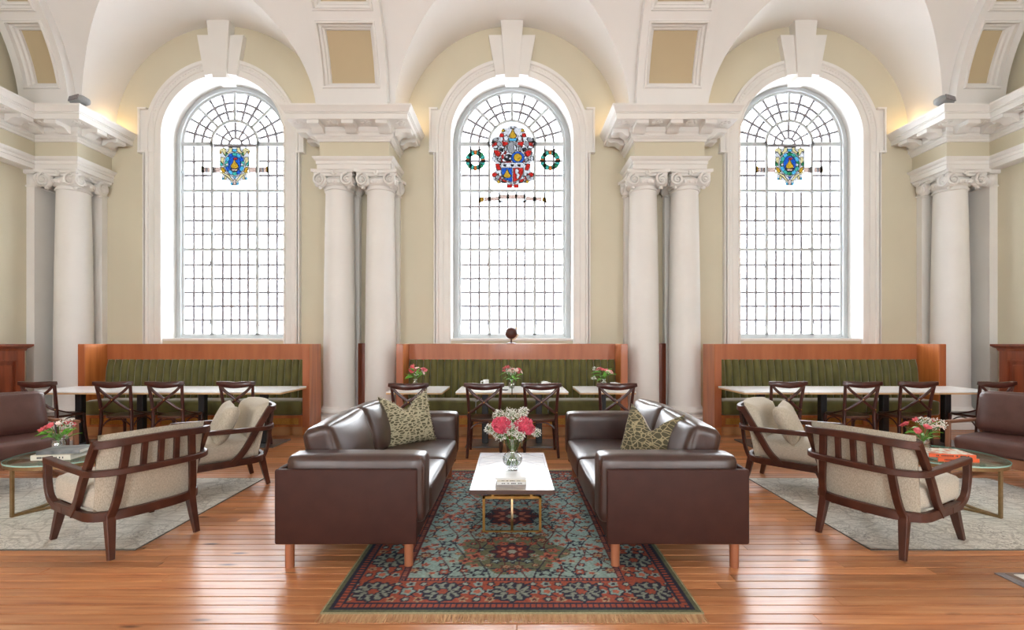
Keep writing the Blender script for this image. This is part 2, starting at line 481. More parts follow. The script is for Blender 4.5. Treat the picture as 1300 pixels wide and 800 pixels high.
    def cushion(s, size, r=0.05, bulge=(0, 0, 0), n=10, mx=None, wrinkle=0.0, seed=0.0, dent=0.0):
        """rounded, puffed box centred on the origin"""
        hx, hy, hz = (q / 2 for q in size)
        b = bmesh.new()
        bmesh.ops.create_cube(b, size=2)
        bmesh.ops.subdivide_edges(b, edges=b.edges[:], cuts=n - 1, use_grid_fill=True)
        for p in b.verts:
            u = p.co.copy()
            # denser sampling near the edges
            for k in range(3):
                u[k] = math.sin(u[k] * PI / 2) if abs(u[k]) < 0.999 else u[k]
            q = Vector((u.x * hx, u.y * hy, u.z * hz))
            inner = Vector((max(-hx + r, min(hx - r, q.x)), max(-hy + r, min(hy - r, q.y)), max(-hz + r, min(hz - r, q.z))))
            d = q - inner
            if d.length > 1e-6:
                q = inner + d.normalized() * r
            wx, wy, wz = 1 - u.x ** 2, 1 - u.y ** 2, 1 - u.z ** 2
            if abs(u.x) > 0.5: q.x += math.copysign(bulge[0] * (wy * wz) ** 0.7, u.x) * (abs(u.x) - 0.5) * 2
            if abs(u.y) > 0.5: q.y += math.copysign(bulge[1] * (wx * wz) ** 0.7, u.y) * (abs(u.y) - 0.5) * 2
            if abs(u.z) > 0.5: q.z += math.copysign(bulge[2] * (wx * wy) ** 0.7, u.z) * (abs(u.z) - 0.5) * 2
            if wrinkle:
                nz_ = noise.noise(Vector((q.x * 5 + seed, q.y * 5, q.z * 5))) + 0.5 * noise.noise(Vector((q.x * 13, q.y * 13 + seed, q.z * 13)))
                q += q.normalized() * nz_ * wrinkle
            p.co = q
        return s.bm(b, mx)
    def mesh(s, name, smooth=True, angle=38, weld=False):
        me = bpy.data.meshes.new(name)
        me.from_pydata(s.v, [], s.f)
        b = bmesh.new()
        b.from_mesh(me)
        if weld:
            bmesh.ops.remove_doubles(b, verts=b.verts[:], dist=1e-5)
        bmesh.ops.recalc_face_normals(b, faces=b.faces[:])
        b.to_mesh(me)
        b.free()
        if smooth:
            me.polygons.foreach_set('use_smooth', [True] * len(me.polygons))
            me.set_sharp_from_angle(angle=math.radians(angle))
        return me

def tag(o, label=None, cat=None, group=None, kind=None):
    if label: o['label'] = label
    if cat: o['category'] = cat
    if group: o['group'] = group
    if kind: o['kind'] = kind
    return o

def obj(name, mb, m, parent=None, smooth=True, angle=38, loc=None, rot=None):
    me = mb if isinstance(mb, bpy.types.Mesh) else mb.mesh(name, smooth, angle)
    if m is not None and len(me.materials) == 0:
        me.materials.append(m)
    o = bpy.data.objects.new(name, me)
    COL.objects.link(o)
    if parent is not None:
        o.parent = parent
    if loc is not None: o.location = loc
    if rot is not None: o.rotation_euler = rot
    return o

def thing(name, label, cat, loc=(0, 0, 0), rz=0.0, group=None, kind=None, parent=None):
    o = bpy.data.objects.new(name, None)
    COL.objects.link(o)
    o.empty_display_size = 0.1
    o.location = loc
    o.rotation_euler = (0, 0, rz)
    if parent is not None: o.parent = parent
    return tag(o, label, cat, group, kind)

def copy_tree(o, parent=None):
    c = o.copy()
    COL.objects.link(c)
    if parent is not None:
        c.parent = parent
    for ch in list(o.children):
        copy_tree(ch, c)
    return c

def bez(pts, n=12):
    """Catmull-Rom through the given points"""
    P = [Vector(p) for p in pts]
    P = [P[0] * 2 - P[1]] + P + [P[-1] * 2 - P[-2]]
    out = []
    for i in range(1, len(P) - 2):
        for k in range(n):
            t = k / n
            a, b, c, d = P[i - 1], P[i], P[i + 1], P[i + 2]
            out.append(0.5 * ((2 * b) + (c - a) * t + (2 * a - 5 * b + 4 * c - d) * t * t + (3 * b - a - 3 * c + d) * t ** 3))
    out.append(P[-2])
    return out

# ------------------------------------------------------------------ the setting
SIDE_X = 7.75
OPEN_R, SPRING, SILL = 1.05, 4.92, 1.43
LUN_R, CORN_Z = 1.87, 4.96

def arch_pts(r, zc, z0, n=28, y=0.0, cx=0.0, xs=1.0):
    """jamb - arch - jamb, from the left foot to the right foot"""
    p = [(cx - r * xs, y, z0)]
    for i in range(n + 1):
        a = PI - PI * i / n
        p.append((cx + r * math.cos(a), y, zc + r * math.sin(a)))
    p.append((cx + r * xs, y, z0))
    return p

def holed_wall(name, y, ztop, label, facing=1, half=OPEN_R, spring=SPRING, sill=SILL, depth=0.55):
    mb = MB()
    xs = [-SIDE_X, SIDE_X]
    for c in BAYS:
        xs += [c - half * math.cos(PI * i / 36) for i in range(37)]
    xs = sorted(xs)
    for a, b in zip(xs, xs[1:]):
        if b - a < 1e-6: continue
        mid = (a + b) / 2
        bay = [c for c in BAYS if abs(mid - c) < half]
        if bay:
            c = bay[0]
            za = spring + math.sqrt(max(0, half ** 2 - (a - c) ** 2))
            zb = spring + math.sqrt(max(0, half ** 2 - (b - c) ** 2))
            mb.add([(a, y, za), (b, y, zb), (b, y, ztop), (a, y, ztop)], [(0, 1, 2, 3)])
            mb.add([(a, y, 0), (b, y, 0), (b, y, sill), (a, y, sill)], [(0, 1, 2, 3)])
        else:
            mb.add([(a, y, 0), (b, y, 0), (b, y, ztop), (a, y, ztop)], [(0, 1, 2, 3)])
    w = obj(name, mb, M['cream'], smooth=False)
    tag(w, label, None, None, 'structure')
    for c in BAYS:
        rv = MB()
        p = arch_pts(half, spring, sill, 36, 0, c)
        vs_ = [(q[0], y, q[2]) for q in p] + [(q[0], y + facing * depth, q[2]) for q in p]
        n = len(p)
        rv.add(vs_, [(i, i + 1, n + i + 1, n + i) for i in range(n - 1)] + [(n - 1, 0, n, 2 * n - 1)])
        obj('window_reveal', rv, M['white'], w)
    return w

wall_back = holed_wall('wall_back', WALL_Y, 7.3, 'cream painted wall pierced by three tall arched windows')
wall_front = holed_wall('wall_front', REAR_Y, 7.6, 'unseen cream wall behind the viewer with arched openings sized for fill light', -1, 0.85, 3.2, 1.0, 0.3)  # out of view; its openings are sized to set the fill light
for sx, nm in ((-1, 'left'), (1, 'right')):
    w = MB().box(sx * SIDE_X, sx * (SIDE_X + 0.2), REAR_Y, WALL_Y + 0.6, 0, 8.0)
    w = obj('wall_' + nm, w, M['cream'], smooth=False)
    tag(w, 'cream painted side wall under the %s entablature' % ('west' if sx < 0 else 'east'), None, None, 'structure')

# floor: every board is a piece
floor = obj('floor', MB().box(-SIDE_X, SIDE_X, REAR_Y, WALL_Y + 0.1, -0.12, -0.022), M['slab'], smooth=False)
tag(floor, 'varnished orange pine board floor', None, None, 'structure')
rnd = random.Random(5)
pm = MB()
pm.add([(0, 0.0038, -0.02), (1, 0.0038, -0.02), (1, 0.0792, -0.02), (0, 0.0792, -0.02),
        (0, 0.0038, -0.0012), (1, 0.0038, -0.0012), (1, 0.0792, -0.0012), (0, 0.0792, -0.0012),
        (0.0006, 0.0050, 0), (0.9994, 0.0050, 0), (0.9994, 0.0780, 0), (0.0006, 0.0780, 0)],
       [(8, 9, 10, 11), (4, 5, 9, 8), (5, 6, 10, 9), (6, 7, 11, 10), (7, 4, 8, 11), (0, 1, 5, 4), (1, 2, 6, 5), (2, 3, 7, 6), (3, 0, 4, 7)])
plank_me = pm.mesh('plank', smooth=False)
plank_me.materials.append(M['plank'])
y = WALL_Y - 0.083
row = 0
while y > 2.0:
    x = -SIDE_X - rnd.uniform(0, 2.4)
    while x < SIDE_X:
        ln = rnd.uniform(3.2, 6.6) if y < 5 else rnd.uniform(5.0, 8.5)
        x1 = min(SIDE_X, x + ln)
        xa = max(-SIDE_X, x)
        if x1 - xa > 0.3:
            o = bpy.data.objects.new('plank', plank_me)
            COL.objects.link(o)
            o.parent = floor
            o.location = (xa + 0.001, y, rnd.uniform(-0.0008, 0.0008))
            o.scale = (x1 - xa - 0.002, 1, 1)
        x += ln
    y -= 0.083
    row += 1
near_floor = obj('floor_near', MB().box(-SIDE_X, SIDE_X, REAR_Y, y + 0.082, -0.02, 0), M['plank'], floor, smooth=False)

# ceiling: barrel vault over the room cut by a lunette vault over each window
BR, BY = 2.44, 7.50
def barrel(t, r=BR, y0=BY):
    return (y0 - (BR - r * math.cos(t)), CORN_Z + r * math.sin(t))
vault = MB()
cells = MB()
def strip(mb, rows):
    m = len(rows[0])
    vs_ = [p for r in rows for p in r]
    mb.add(vs_, [(i * m + j, i * m + j + 1, (i + 1) * m + j + 1, (i + 1) * m + j) for i in range(len(rows) - 1) for j in range(m - 1)])
NT = 22
def vault_row(x, t0):
    pts = []
    for k in range(NT + 1):
        yy, zz = barrel(t0 + (PI / 2 - t0) * k / NT)
        pts.append((x, yy, zz))
    pts.append((x, REAR_Y, CORN_Z + BR))
    return pts
edges_x = [-SIDE_X]
for c in BAYS:
    strip(vault, [vault_row(edges_x[-1], 0), vault_row(c - LUN_R, 0)])
    rows, crow = [], []
    for i in range(41):
        ph = PI * i / 40
        u = -LUN_R * math.cos(ph)
        dz = LUN_R * math.sin(ph)
        t0 = math.asin(min(1, dz / BR))
        rows.append(vault_row(c + u, t0))
        yy, zz = barrel(t0)
        crow.append([(c + u, yy + (WALL_Y + 0.02 - yy) * k / 4, CORN_Z + dz) for k in range(5)])
    strip(vault, rows)
    strip(cells, crow)
    edges_x.append(c + LUN_R)
strip(vault, [vault_row(edges_x[-1], 0), vault_row(SIDE_X, 0)])
ceil = obj('ceiling', vault, M['vault'], angle=60)
tag(ceil, 'white plastered barrel vault with groined bays over the windows', None, None, 'structure')
obj('lunette_vault', cells, M['vault'], ceil, angle=60)

# coffered transverse ribs
RIB_R = BR - 0.14
def make_rib(idx, cx, hw, pw, fw, panels, label):
    mb = MB()
    pans = []
    ts = [0.0]
    def sp(x, t, r):
        yy, zz = barrel(t, r)
        return (cx + x, yy, zz)
    NX = [-hw, -fw, fw, hw]
    tcur = 0.0
    def band(x0, x1, t0, t1, r, n=6):
        strip(mb, [[sp(x0, t0 + (t1 - t0) * k / n, r) for k in range(n + 1)], [sp(x1, t0 + (t1 - t0) * k / n, r) for k in range(n + 1)]])
    m = (fw - pw)
    for (ta, tb) in panels:
        dt = m / RIB_R
        fa, fb = ta - dt, tb + dt
        band(-hw, hw, tcur, fa, RIB_R)
        band(-hw, -fw, fa, fb, RIB_R); band(fw, hw, fa, fb, RIB_R)
        # stepped frame falling into the coffer
        steps = [(0.0, 0.0), (0.10, -0.025), (0.28, -0.025), (0.36, 0.03), (0.62, 0.045), (0.70, 0.075), (0.92, 0.09), (1.0, 0.125)]
        loops = []
        for (s_, d) in steps:
            x = fw - m * s_
            a, b = fa + dt * s_, fb - dt * s_
            r = RIB_R + d
            lp = [sp(-x, a + (b - a) * k / 8, r) for k in range(9)] + [sp(x, b - (b - a) * k / 8, r) for k in range(9)]
            loops.append(lp)
        n = 18
        vs_ = [p for l in loops for p in l]
        mb.add(vs_, [(i * n + j, i * n + (j + 1) % n, (i + 1) * n + (j + 1) % n, (i + 1) * n + j) for i in range(len(loops) - 1) for j in range(n)])
        pb = MB()
        strip(pb, [[sp(-pw, ta + (tb - ta) * k / 8, RIB_R + 0.125) for k in range(9)], [sp(pw, ta + (tb - ta) * k / 8, RIB_R + 0.125) for k in range(9)]])
        pans.append(pb)
        tcur = fb
    band(-hw, hw, tcur, PI / 2, RIB_R)
    yy, zz = barrel(PI / 2, RIB_R)
    mb.add([(cx - hw, yy, zz), (cx + hw, yy, zz), (cx + hw, REAR_Y, zz), (cx - hw, REAR_Y, zz)], [(0, 1, 2, 3)])
    for s_ in (-1, 1):
        n = 24
        strip(mb, [[sp(s_ * hw, PI / 2 * k / n, RIB_R) for k in range(n + 1)] + [(cx + s_ * hw, REAR_Y, zz)],
                   [sp(s_ * hw, PI / 2 * k / n, BR + 0.02) for k in range(n + 1)] + [(cx + s_ * hw, REAR_Y, zz + 0.16)]])
    o = obj('trim_%d' % idx, mb, M['vault'], angle=30)
    tag(o, label, None, None, 'structure')
    for pb in pans:
        obj('coffer_panel', pb, M['coffer'], o)
pl = [(0.205, 0.50), (0.65, 0.945), (1.095, 1.39)]
make_rib(1, -2.49, 0.55, 0.335, 0.45, pl, 'coffered vault rib springing between the first and second windows')
make_rib(2, 2.49, 0.55, 0.335, 0.45, pl, 'coffered vault rib springing between the second and third windows')
make_rib(3, -7.29, 0.385, 0.17, 0.29, pl, 'narrow coffered vault rib against the west side wall')
make_rib(4, 7.29, 0.385, 0.17, 0.29, pl, 'narrow coffered vault rib against the east side wall')

# ------------------------------------------------------------------ entablatures
def plan_sweep(mb, path, prof):
    n = len(path)
    P = [Vector(p) for p in path]
    def off(i, d):
        def nrm(a, b):
            t = (b - a).normalized()
            return Vector((t.y, -t.x))
        if i == 0: return P[0] + nrm(P[0], P[1]) * d
        if i == n - 1: return P[-1] + nrm(P[-2], P[-1]) * d
        n1, n2 = nrm(P[i - 1], P[i]), nrm(P[i], P[i + 1])
        return P[i] + (n1 + n2) * (d / (1 + n1.dot(n2)))
    rows = [[(off(i, d).x, off(i, d).y, z) for i in range(n)] for (d, z) in prof]
    strip(mb, rows)
ARCHI = [(0, 4.12), (0.03, 4.12), (0.03, 4.195), (0.042, 4.20), (0.042, 4.245), (0.06, 4.255), (0.085, 4.285), (0.09, 4.302), (0, 4.304)]
CORN = [(0, 4.555), (0.022, 4.56), (0.03, 4.585), (0.055, 4.605), (0.062, 4.62), (0.075, 4.622), (0.075, 4.665), (0.10, 4.69), (0.10, 4.757),
        (0.365, 4.757), (0.365, 4.838), (0.378, 4.842), (0.378, 4.856), (0.395, 4.862), (0.41, 4.90), (0.435, 4.93), (0.435, 4.958), (0, 4.962)]
MOD = [(0.095, 4.645), (0.13, 4.642), (0.165, 4.665), (0.20, 4.695), (0.27, 4.70), (0.31, 4.69), (0.345, 4.705), (0.345, 4.76), (0.095, 4.76)]
mod_me = MB()
mod_me.prism([(p[0], p[1]) for p in MOD], -0.09, 0.09, 'yz')      # x = width, y = out, z
mod_me = mod_me.mesh('modillion', angle=50)
ros = MB().sphere((0, 0, 0), (0.045, 0.045, 0.018), 8, 5)
for k in range(7):
    a = 2 * PI * k / 7
    ros.sphere((0.062 * math.cos(a), 0.062 * math.sin(a), 0.004), (0.03, 0.03, 0.014), 6, 4)
ros_me = ros.mesh('rosette')
for me_ in (mod_me, ros_me): me_.materials.append(M['white'])

def entablature(label, paths, cores, mods, rosettes):
    t = thing('entablature', label, 'entablature', (0, 0, 0), kind='thing')
    fr = MB()
    for c in cores: fr.box(*c)
    obj('frieze', fr, M['cream'], t, smooth=False)
    a, c = MB(), MB()
    for p in paths:
        plan_sweep(a, p, ARCHI)
        plan_sweep(c, p, CORN)
    for co in cores:
        a.box(co[0], co[1], co[2], co[3], 4.118, 4.13)
    obj('architrave', a, M['white'], t, angle=25)
    cn = obj('cornice', c, M['white'], t, angle=25)
    for (x, y_, rz) in mods:
        obj('modillion', mod_me, None, cn, loc=(x, y_, 0), rot=(0, 0, rz))
    for (x, y_) in rosettes:
        obj('rosette', ros_me, None, cn, loc=(x, y_, 4.752))
    return t
for cx, lab in ((-2.5, 'white bracketed entablature block over the column pair between the first and second windows'),
                (2.5, 'white bracketed entablature block over the column pair between the second and third windows')):
    h = 0.555
    mods = [(cx + d, 7.5, PI) for d in (-0.52, 0.0, 0.52)] + [(cx - h, y_, PI / 2) for y_ in (7.56, 7.93)] + [(cx + h, y_, -PI / 2) for y_ in (7.56, 7.93)]
    rs = [(cx + d, 7.27) for d in (-0.26, 0.26)] + [(cx - h - 0.23, 7.75), (cx + h + 0.23, 7.75), (cx - h - 0.23, 7.28), (cx + h + 0.23, 7.28)]
    entablature(lab, [[(cx - h, 8.16), (cx - h, 7.5), (cx + h, 7.5), (cx + h, 8.16)]], [(cx - h, cx + h, 7.5, 8.16, 4.12, 4.95)], mods, rs)
for s_, lab in ((-1, 'white bracketed entablature turning the west corner above a single column'), (1, 'white bracketed entablature turning the east corner above a single column')):
    p = [(-7.575, REAR_Y), (-7.575, 7.5), (-6.9, 7.5), (-6.9, 8.16)]
    if s_ > 0: p = [(-a, b) for a, b in reversed(p)]
    xs = sorted((s_ * 7.748, s_ * 7.575)); xb = sorted((s_ * 7.748, s_ * 6.9))
    mods = [(s_ * 7.0, 7.5, PI), (s_ * 7.42, 7.5, PI)] + [(s_ * 6.9, y_, s_ * PI / 2) for y_ in (7.56, 7.93)] + [(s_ * 7.575, 7.05 - 0.52 * k, s_ * PI / 2) for k in range(7)]
    rs = [(s_ * 7.21, 7.27), (s_ * 6.67, 7.75), (s_ * 6.67, 7.28)] + [(s_ * 7.345, 6.79 - 0.52 * k) for k in range(6)]
    entablature(lab, [p], [(xs[0], xs[1], REAR_Y, 7.5, 4.12, 4.95), (xb[0], xb[1], 7.5, 8.16, 4.12, 4.95)], mods, rs)

# ------------------------------------------------------------------ columns
def spiral_mesh():
    mb = MB()
    pts, rs = [], []
    n = 58
    for i in range(n):
        a = 2.6 * 2 * PI * i / (n - 1)
        r = 0.104 * math.exp(-0.118 * a)
        pts.append((r * math.cos(PI / 2 + a), -0.030 - 0.02 * a / 16, r * math.sin(PI / 2 + a)))
        rs.append(0.21 * r + 0.004)
    mb.sweep(pts, [(math.cos(q), math.sin(q)) for q in [k * PI / 3 for k in range(6)]], up=(0, 1, 0), scale=rs)
    mb.lathe([(0.085, -0.014), (0.098, -0.006), (0.098, 0.05), (0.08, 0.055)], 24, axis='y')
    mb.sphere((0, -0.045, 0), 0.022, 8, 5)
    return mb.mesh('volute', angle=60)
vol_me = spiral_mesh(); vol_me.materials.append(M['white'])
def capital_mesh():
    mb = MB()
    mb.lathe([(0.216, -0.03), (0.236, -0.022), (0.238, -0.006), (0.216, 0.0), (0.216, 0.035), (0.25, 0.05), (0.285, 0.09), (0.29, 0.115), (0.25, 0.14), (0.23, 0.17)], 28)
    for k in range(20):     # egg moulding
        a = 2 * PI * k / 20
        mb.sphere((0.272 * math.cos(a), 0.272 * math.sin(a), 0.085), (0.026, 0.026, 0.036), 6, 4)
    return mb.mesh('echinus', angle=40)
ech_me = capital_mesh(); ech_me.materials.append(M['white'])
def abacus_mesh():
    mb = MB()
    for (z0, z1, h) in ((0.175, 0.215, 0.305), (0.215, 0.262, 0.338)):
        out = []
        for k in range(4):
            a = k * PI / 2
            for i in range(9):
                x = -h + 2 * h * i / 8
                yy = -(h - 0.055 * (1 - (x / h) ** 2))
                out.append((x * math.cos(a) - yy * math.sin(a), x * math.sin(a) + yy * math.cos(a)))
        mb.prism(out, z0, z1, 'xy')
    for k in range(4):
        a = k * PI / 2
        for j in range(5):
            b = 2 * PI * j / 5
            x, yy, z = 0.026 * math.cos(b), -0.285, 0.215 + 0.026 * math.sin(b)
            mb.sphere((x * math.cos(a) - yy * math.sin(a), x * math.sin(a) + yy * math.cos(a), z), 0.022, 6, 4)
    # leaf garlands hanging under the volutes
    for sx in (-1, 1):
        for sy in (-1, 1):
            for j in range(2):
                mb.sphere((sx * 0.225, sy * 0.225, 0.02 - 0.026 * j), (0.034, 0.034, 0.026), 6, 4)
    return mb.mesh('abacus', angle=40)
aba_me = abacus_mesh(); aba_me.materials.append(M['white'])
CAP_Z = 3.86
shaft = MB().lathe([(0.262, 0.34), (0.255, 0.37), (0.253, 0.60), (0.252, 1.3), (0.244, 2.2), (0.232, 3.0), (0.216, 3.86)], 40)
base_mb = MB().lathe([(0.325, 0.10), (0.335, 0.115), (0.345, 0.14), (0.335, 0.175), (0.305, 0.185), (0.29, 0.20), (0.285, 0.225), (0.30, 0.245), (0.315, 0.265), (0.305, 0.295), (0.285, 0.305), (0.275, 0.325), (0.262, 0.345)], 40)
base_mb.rbox(-0.35, 0.35, -0.35, 0.35, 0, 0.105, 0.006, 1)
sh_me, ba_me = shaft.mesh('shaft', angle=50), base_mb.mesh('base', angle=35)
sh_me.materials.append(M['white']); ba_me.materials.append(M['white'])
def column(x, y_, label):
    t = thing('column', label, 'column', (x, y_, 0), kind='thing')
    obj('base', ba_me, None, t); obj('shaft', sh_me, None, t)
    cp = obj('capital', ech_me, None, t, loc=(0, 0, CAP_Z))
    obj('abacus', aba_me, None, cp)
    for sx in (-1, 1):
        for sy in (-1, 1):
            obj('volute', vol_me, None, cp, loc=(sx * 0.215, sy * 0.262, 0.105), rot=(0, 0, (0 if sy < 0 else PI) + sx * (-sy) * 0.10))
            obj('volute', vol_me, None, cp, loc=(sx * 0.262, sy * 0.205, 0.105), rot=(0, 0, sx * PI / 2 + sx * sy * 0.10))
    return t
COLY = 7.79
column(-2.84, COLY, 'outer white ionic column of the first pair, touching the west bench')
column(-2.16, COLY, 'white ionic column of the first pair, on the side of the middle bench')
column(2.16, COLY, 'white ionic column of the second pair, on the side of the middle bench')
column(2.84, COLY, 'white ionic column of the second pair, beside the bench under the east window')
column(-7.22, COLY, 'single white ionic column in the west corner')
column(7.22, COLY, 'single white ionic column in the east corner')

def pilaster(x0, x1, y0, y1, label, front):
    t = thing('pilaster', label, 'pilaster', (0, 0, 0), kind='thing')
    obj('shaft', MB().box(x0, x1, y0, y1, 0.3, 4.12), M['white'], t, smooth=False)
    e = 0.03
    b = MB().box(x0 - e, x1 + e, y0 - e, y1 + (0 if front == 'y' else e), 0, 0.18).box(x0 - e / 2, x1 + e / 2, y0 - e / 2, y1 + (0 if front == 'y' else e / 2), 0.18, 0.32)
    obj('base', b, M['white'], t, smooth=False)
    c = MB().rbox(x0 - 0.02, x1 + 0.02, y0 - 0.02, y1 + 0.02, 3.86, 3.89, 0.008, 1).rbox(x0 - 0.05, x1 + 0.05, y0 - 0.05, y1 + 0.05, 4.06, 4.13, 0.01, 1)
    cp = obj('capital', c, M['white'], t, smooth=False)
    if front == 'y':
        for xx in (x0 + 0.02, x1 - 0.02):
            obj('volute', vol_me, None, cp, loc=(xx, y0 - 0.04, 3.96))
    else:
        for yy in (y0 + 0.02, y1 - 0.02):
            obj('volute', vol_me, None, cp, loc=((x1 + 0.04) if front == '+x' else (x0 - 0.04), yy, 3.96), rot=(0, 0, PI / 2 if front == '+x' else -PI / 2))
for x, lab in ((-2.84, 'flat white pilaster behind the outer column of the first pair'), (-2.16, 'flat white pilaster behind the inner column of the first pair'),
               (2.16, 'flat white pilaster behind the inner column of the second pair'), (2.84, 'flat white pilaster behind the outer column of the second pair'),
               (-7.22, 'flat white pilaster on the window wall behind the west corner column'), (7.22, 'flat white pilaster on the window wall behind the east corner column')):
    pilaster(x - 0.245, x + 0.245, 8.04, 8.148, lab, 'y')
pilaster(-7.748, -7.62, 7.54, 8.0, 'flat white pilaster on the west side wall next to the corner column', '+x')
pilaster(7.62, 7.748, 7.54, 8.0, 'flat white pilaster on the east side wall next to the corner column', '-x')

# ------------------------------------------------------------------ wall panelling (dado)
def dado(sx, label):
    t = thing('wall_panelling', label, 'panelling', (0, 0, 0), kind='thing')
    f = sx * 7.47
    def bx(x0, x1, *r):
        return (min(x0, x1), max(x0, x1)) + r
    def face(o0, o1): return (f + sx * o0, f + sx * o1)
    y1 = 7.24
    obj('carcass', MB().box(*bx(f + sx * 0.012, sx * 7.75, 2.0, y1, 0, 1.25)), M['dado'], t, smooth=False)
    cap = MB()
    prof = [(0.02, 1.24), (-0.01, 1.25), (-0.02, 1.285), (-0.045, 1.30), (-0.07, 1.325), (-0.07, 1.352), (0.27, 1.356)]
    path = [(f, 2.0), (f, y1 + 0.01), (sx * 7.75, y1 + 0.01)]
    cap2 = [(-d, z) for d, z in prof[:-1]] + [(-0.27, 1.356)]
    if sx > 0:
        path = [(f, 2.0), (f, y1 + 0.01), (sx * 7.75, y1 + 0.01)][::-1]
        plan_sweep(cap, [(sx * 7.75, y1 + 0.01), (f, y1 + 0.01), (f, 2.0)], cap2)
    else:
        plan_sweep(cap, [(f, 2.0), (f, y1 + 0.01), (sx * 7.75, y1 + 0.01)], cap2)
    obj('cap_moulding', cap, M['dado'], t, angle=25)
    obj('skirting', MB().box(*bx(f - sx * 0.025, f + sx * 0.02, 2.0, y1 + 0.02, 0, 0.2)), M['dado'], t, smooth=False)
    ys = [y1 - 0.11 - 0.95 * k for k in range(6)]
    for k in range(5):
        obj('stile', MB().box(*bx(f - sx * 0.008, f + sx * 0.02, ys[k], ys[k] + 0.11, 0.2, 1.25)), M['dado'], t, smooth=False)
        a, b = ys[k + 1] + 0.11, ys[k]
        obj('rail', MB().box(*bx(f - sx * 0.006, f + sx * 0.02, a, b, 1.12, 1.25)).box(*bx(f - sx * 0.006, f + sx * 0.02, a, b, 0.2, 0.32)), M['dado'], t, smooth=False)
        fr = MB()
        xs_ = f - sx * 0.004
        for (p, q, r_, s_) in ((a, b, 1.095, 1.12), (a, b, 0.32, 0.345), (a, a + 0.025, 0.32, 1.12), (b - 0.025, b, 0.32, 1.12)):
            fr.box(*bx(xs_ - sx * 0.012, f + sx * 0.02, p, q, r_, s_))
        pn = obj('panel', MB().rbox(*bx(f, f + sx * 0.02, a + 0.07, b - 0.07, 0.40, 1.04), 0.008, 1), M['dado'], t, smooth=False)
        obj('panel_moulding', fr, M['dado'], pn, smooth=False)
dado(-1, 'dark cherry wall panelling along the west side wall behind the leather sofa')
dado(1, 'dark cherry wall panelling along the east side wall behind the leather sofa')
for x, lab in ((-2.5, 'narrow brown wood panel on the wall between the first column pair'), (2.5, 'narrow brown wood panel on the wall between the second column pair')):
    tag(obj('wall_panelling', MB().rbox(x - 0.115, x + 0.115, 8.02, 8.16, 0, 1.36, 0.006, 1), M['dado'], smooth=False), lab, 'panelling', None, 'thing')

# ------------------------------------------------------------------ window surrounds
def surround(cx, label):
    t = thing('window_architrave', label, 'architrave', (cx, WALL_Y, 0), kind='thing')
    # stepped band following jambs and arch: (distance from the opening edge, how far it stands out)
    prof = [(0.0, 0.0), (0.0, 0.05), (0.03, 0.055), (0.035, 0.04), (0.11, 0.04), (0.115, 0.055), (0.135, 0.055), (0.14, 0.05), (0.20, 0.05), (0.215, 0.075), (0.245, 0.085), (0.262, 0.085), (0.262, 0.0)]
    mb = MB()
    rows = []
    for (d, o) in prof:
        pts = [(-OPEN_R - d, -o, 1.2)]
        for i in range(41):
            a = PI - PI * i / 40
            pts.append(((OPEN_R + d) * math.cos(a), -o, SPRING + (OPEN_R + d) * math.sin(a)))
        pts.append((OPEN_R + d, -o, 1.2))
        rows.append(pts)
    strip(mb, rows)
    # straight outer strips and ears
    for s_ in (-1, 1):
        def bx(a, b, *r): return (min(s_ * a, s_ * b), max(s_ * a, s_ * b)) + r
        mb.box(*bx(1.255, 1.335, -0.052, 0, 1.2, 5.30))
        mb.box(*bx(1.30, 1.338, -0.085, -0.001, 1.2, 4.635))
        mb.box(*bx(1.18, 1.410, -0.062, -0.002, 4.64, 5.36))
        mb.box(*bx(1.385, 1.415, -0.095, 0, 4.64, 5.385))
        mb.box(*bx(1.27, 1.418, -0.098, -0.001, 5.355, 5.388))
        mb.box(*bx(1.30, 1.418, -0.098, -0.001, 4.618, 4.65))
    obj('moulding', mb, M['white'], t, angle=28)
    # carved bead along the middle of the band
    bd = MB()
    for s_ in (-1, 1):
        for k in range(58):
            bd.sphere((s_ * 1.275, -0.055, 1.45 + 0.055 * k), (0.014, 0.014, 0.018), 5, 3)
    for k in range(1, 70):
        a = PI * k / 70
        bd.sphere(((OPEN_R + 0.17) * math.cos(a), -0.055, SPRING + (OPEN_R + 0.17) * math.sin(a)), (0.014, 0.014, 0.014), 5, 3)
    tag(obj('bead_moulding', bd, M['white'], t), kind='stuff')
    return t
def keystone(cx, label):
    t = thing('keystone', label, 'keystone', (cx, WALL_Y, 0), kind='thing')
    for s_ in (-1, 1):
        w = MB()
        w.prism([(s_ * 0.10, 5.955), (s_ * 0.276, 5.93), (s_ * 0.397, 6.615), (s_ * 0.12, 6.615)], -0.10, 0.14, 'xz')
        obj('side_voussoir', w, M['white'], t, smooth=False)
    c = MB()
    fr = [(-0.115, 5.875), (0.115, 5.875), (0.194, 6.86), (-0.194, 6.86)]
    v = [(p[0], -0.13 if p[1] < 6 else -0.17, p[1]) for p in fr] + [(p[0], 0.18, p[1]) for p in fr]
    c.add(v, [(0, 1, 2, 3), (7, 6, 5, 4), (0, 4, 5, 1), (1, 5, 6, 2), (2, 6, 7, 3), (3, 7, 4, 0)])
    obj('centre_voussoir', c, M['white'], t, smooth=False)
WN = ('west', 'middle', 'east')
for cx, w in zip(BAYS, WN):
    surround(cx, 'white eared moulding around the opening of the %s arched window' % w)
    keystone(cx, 'white triple keystone at the crown of the %s arched window' % w)

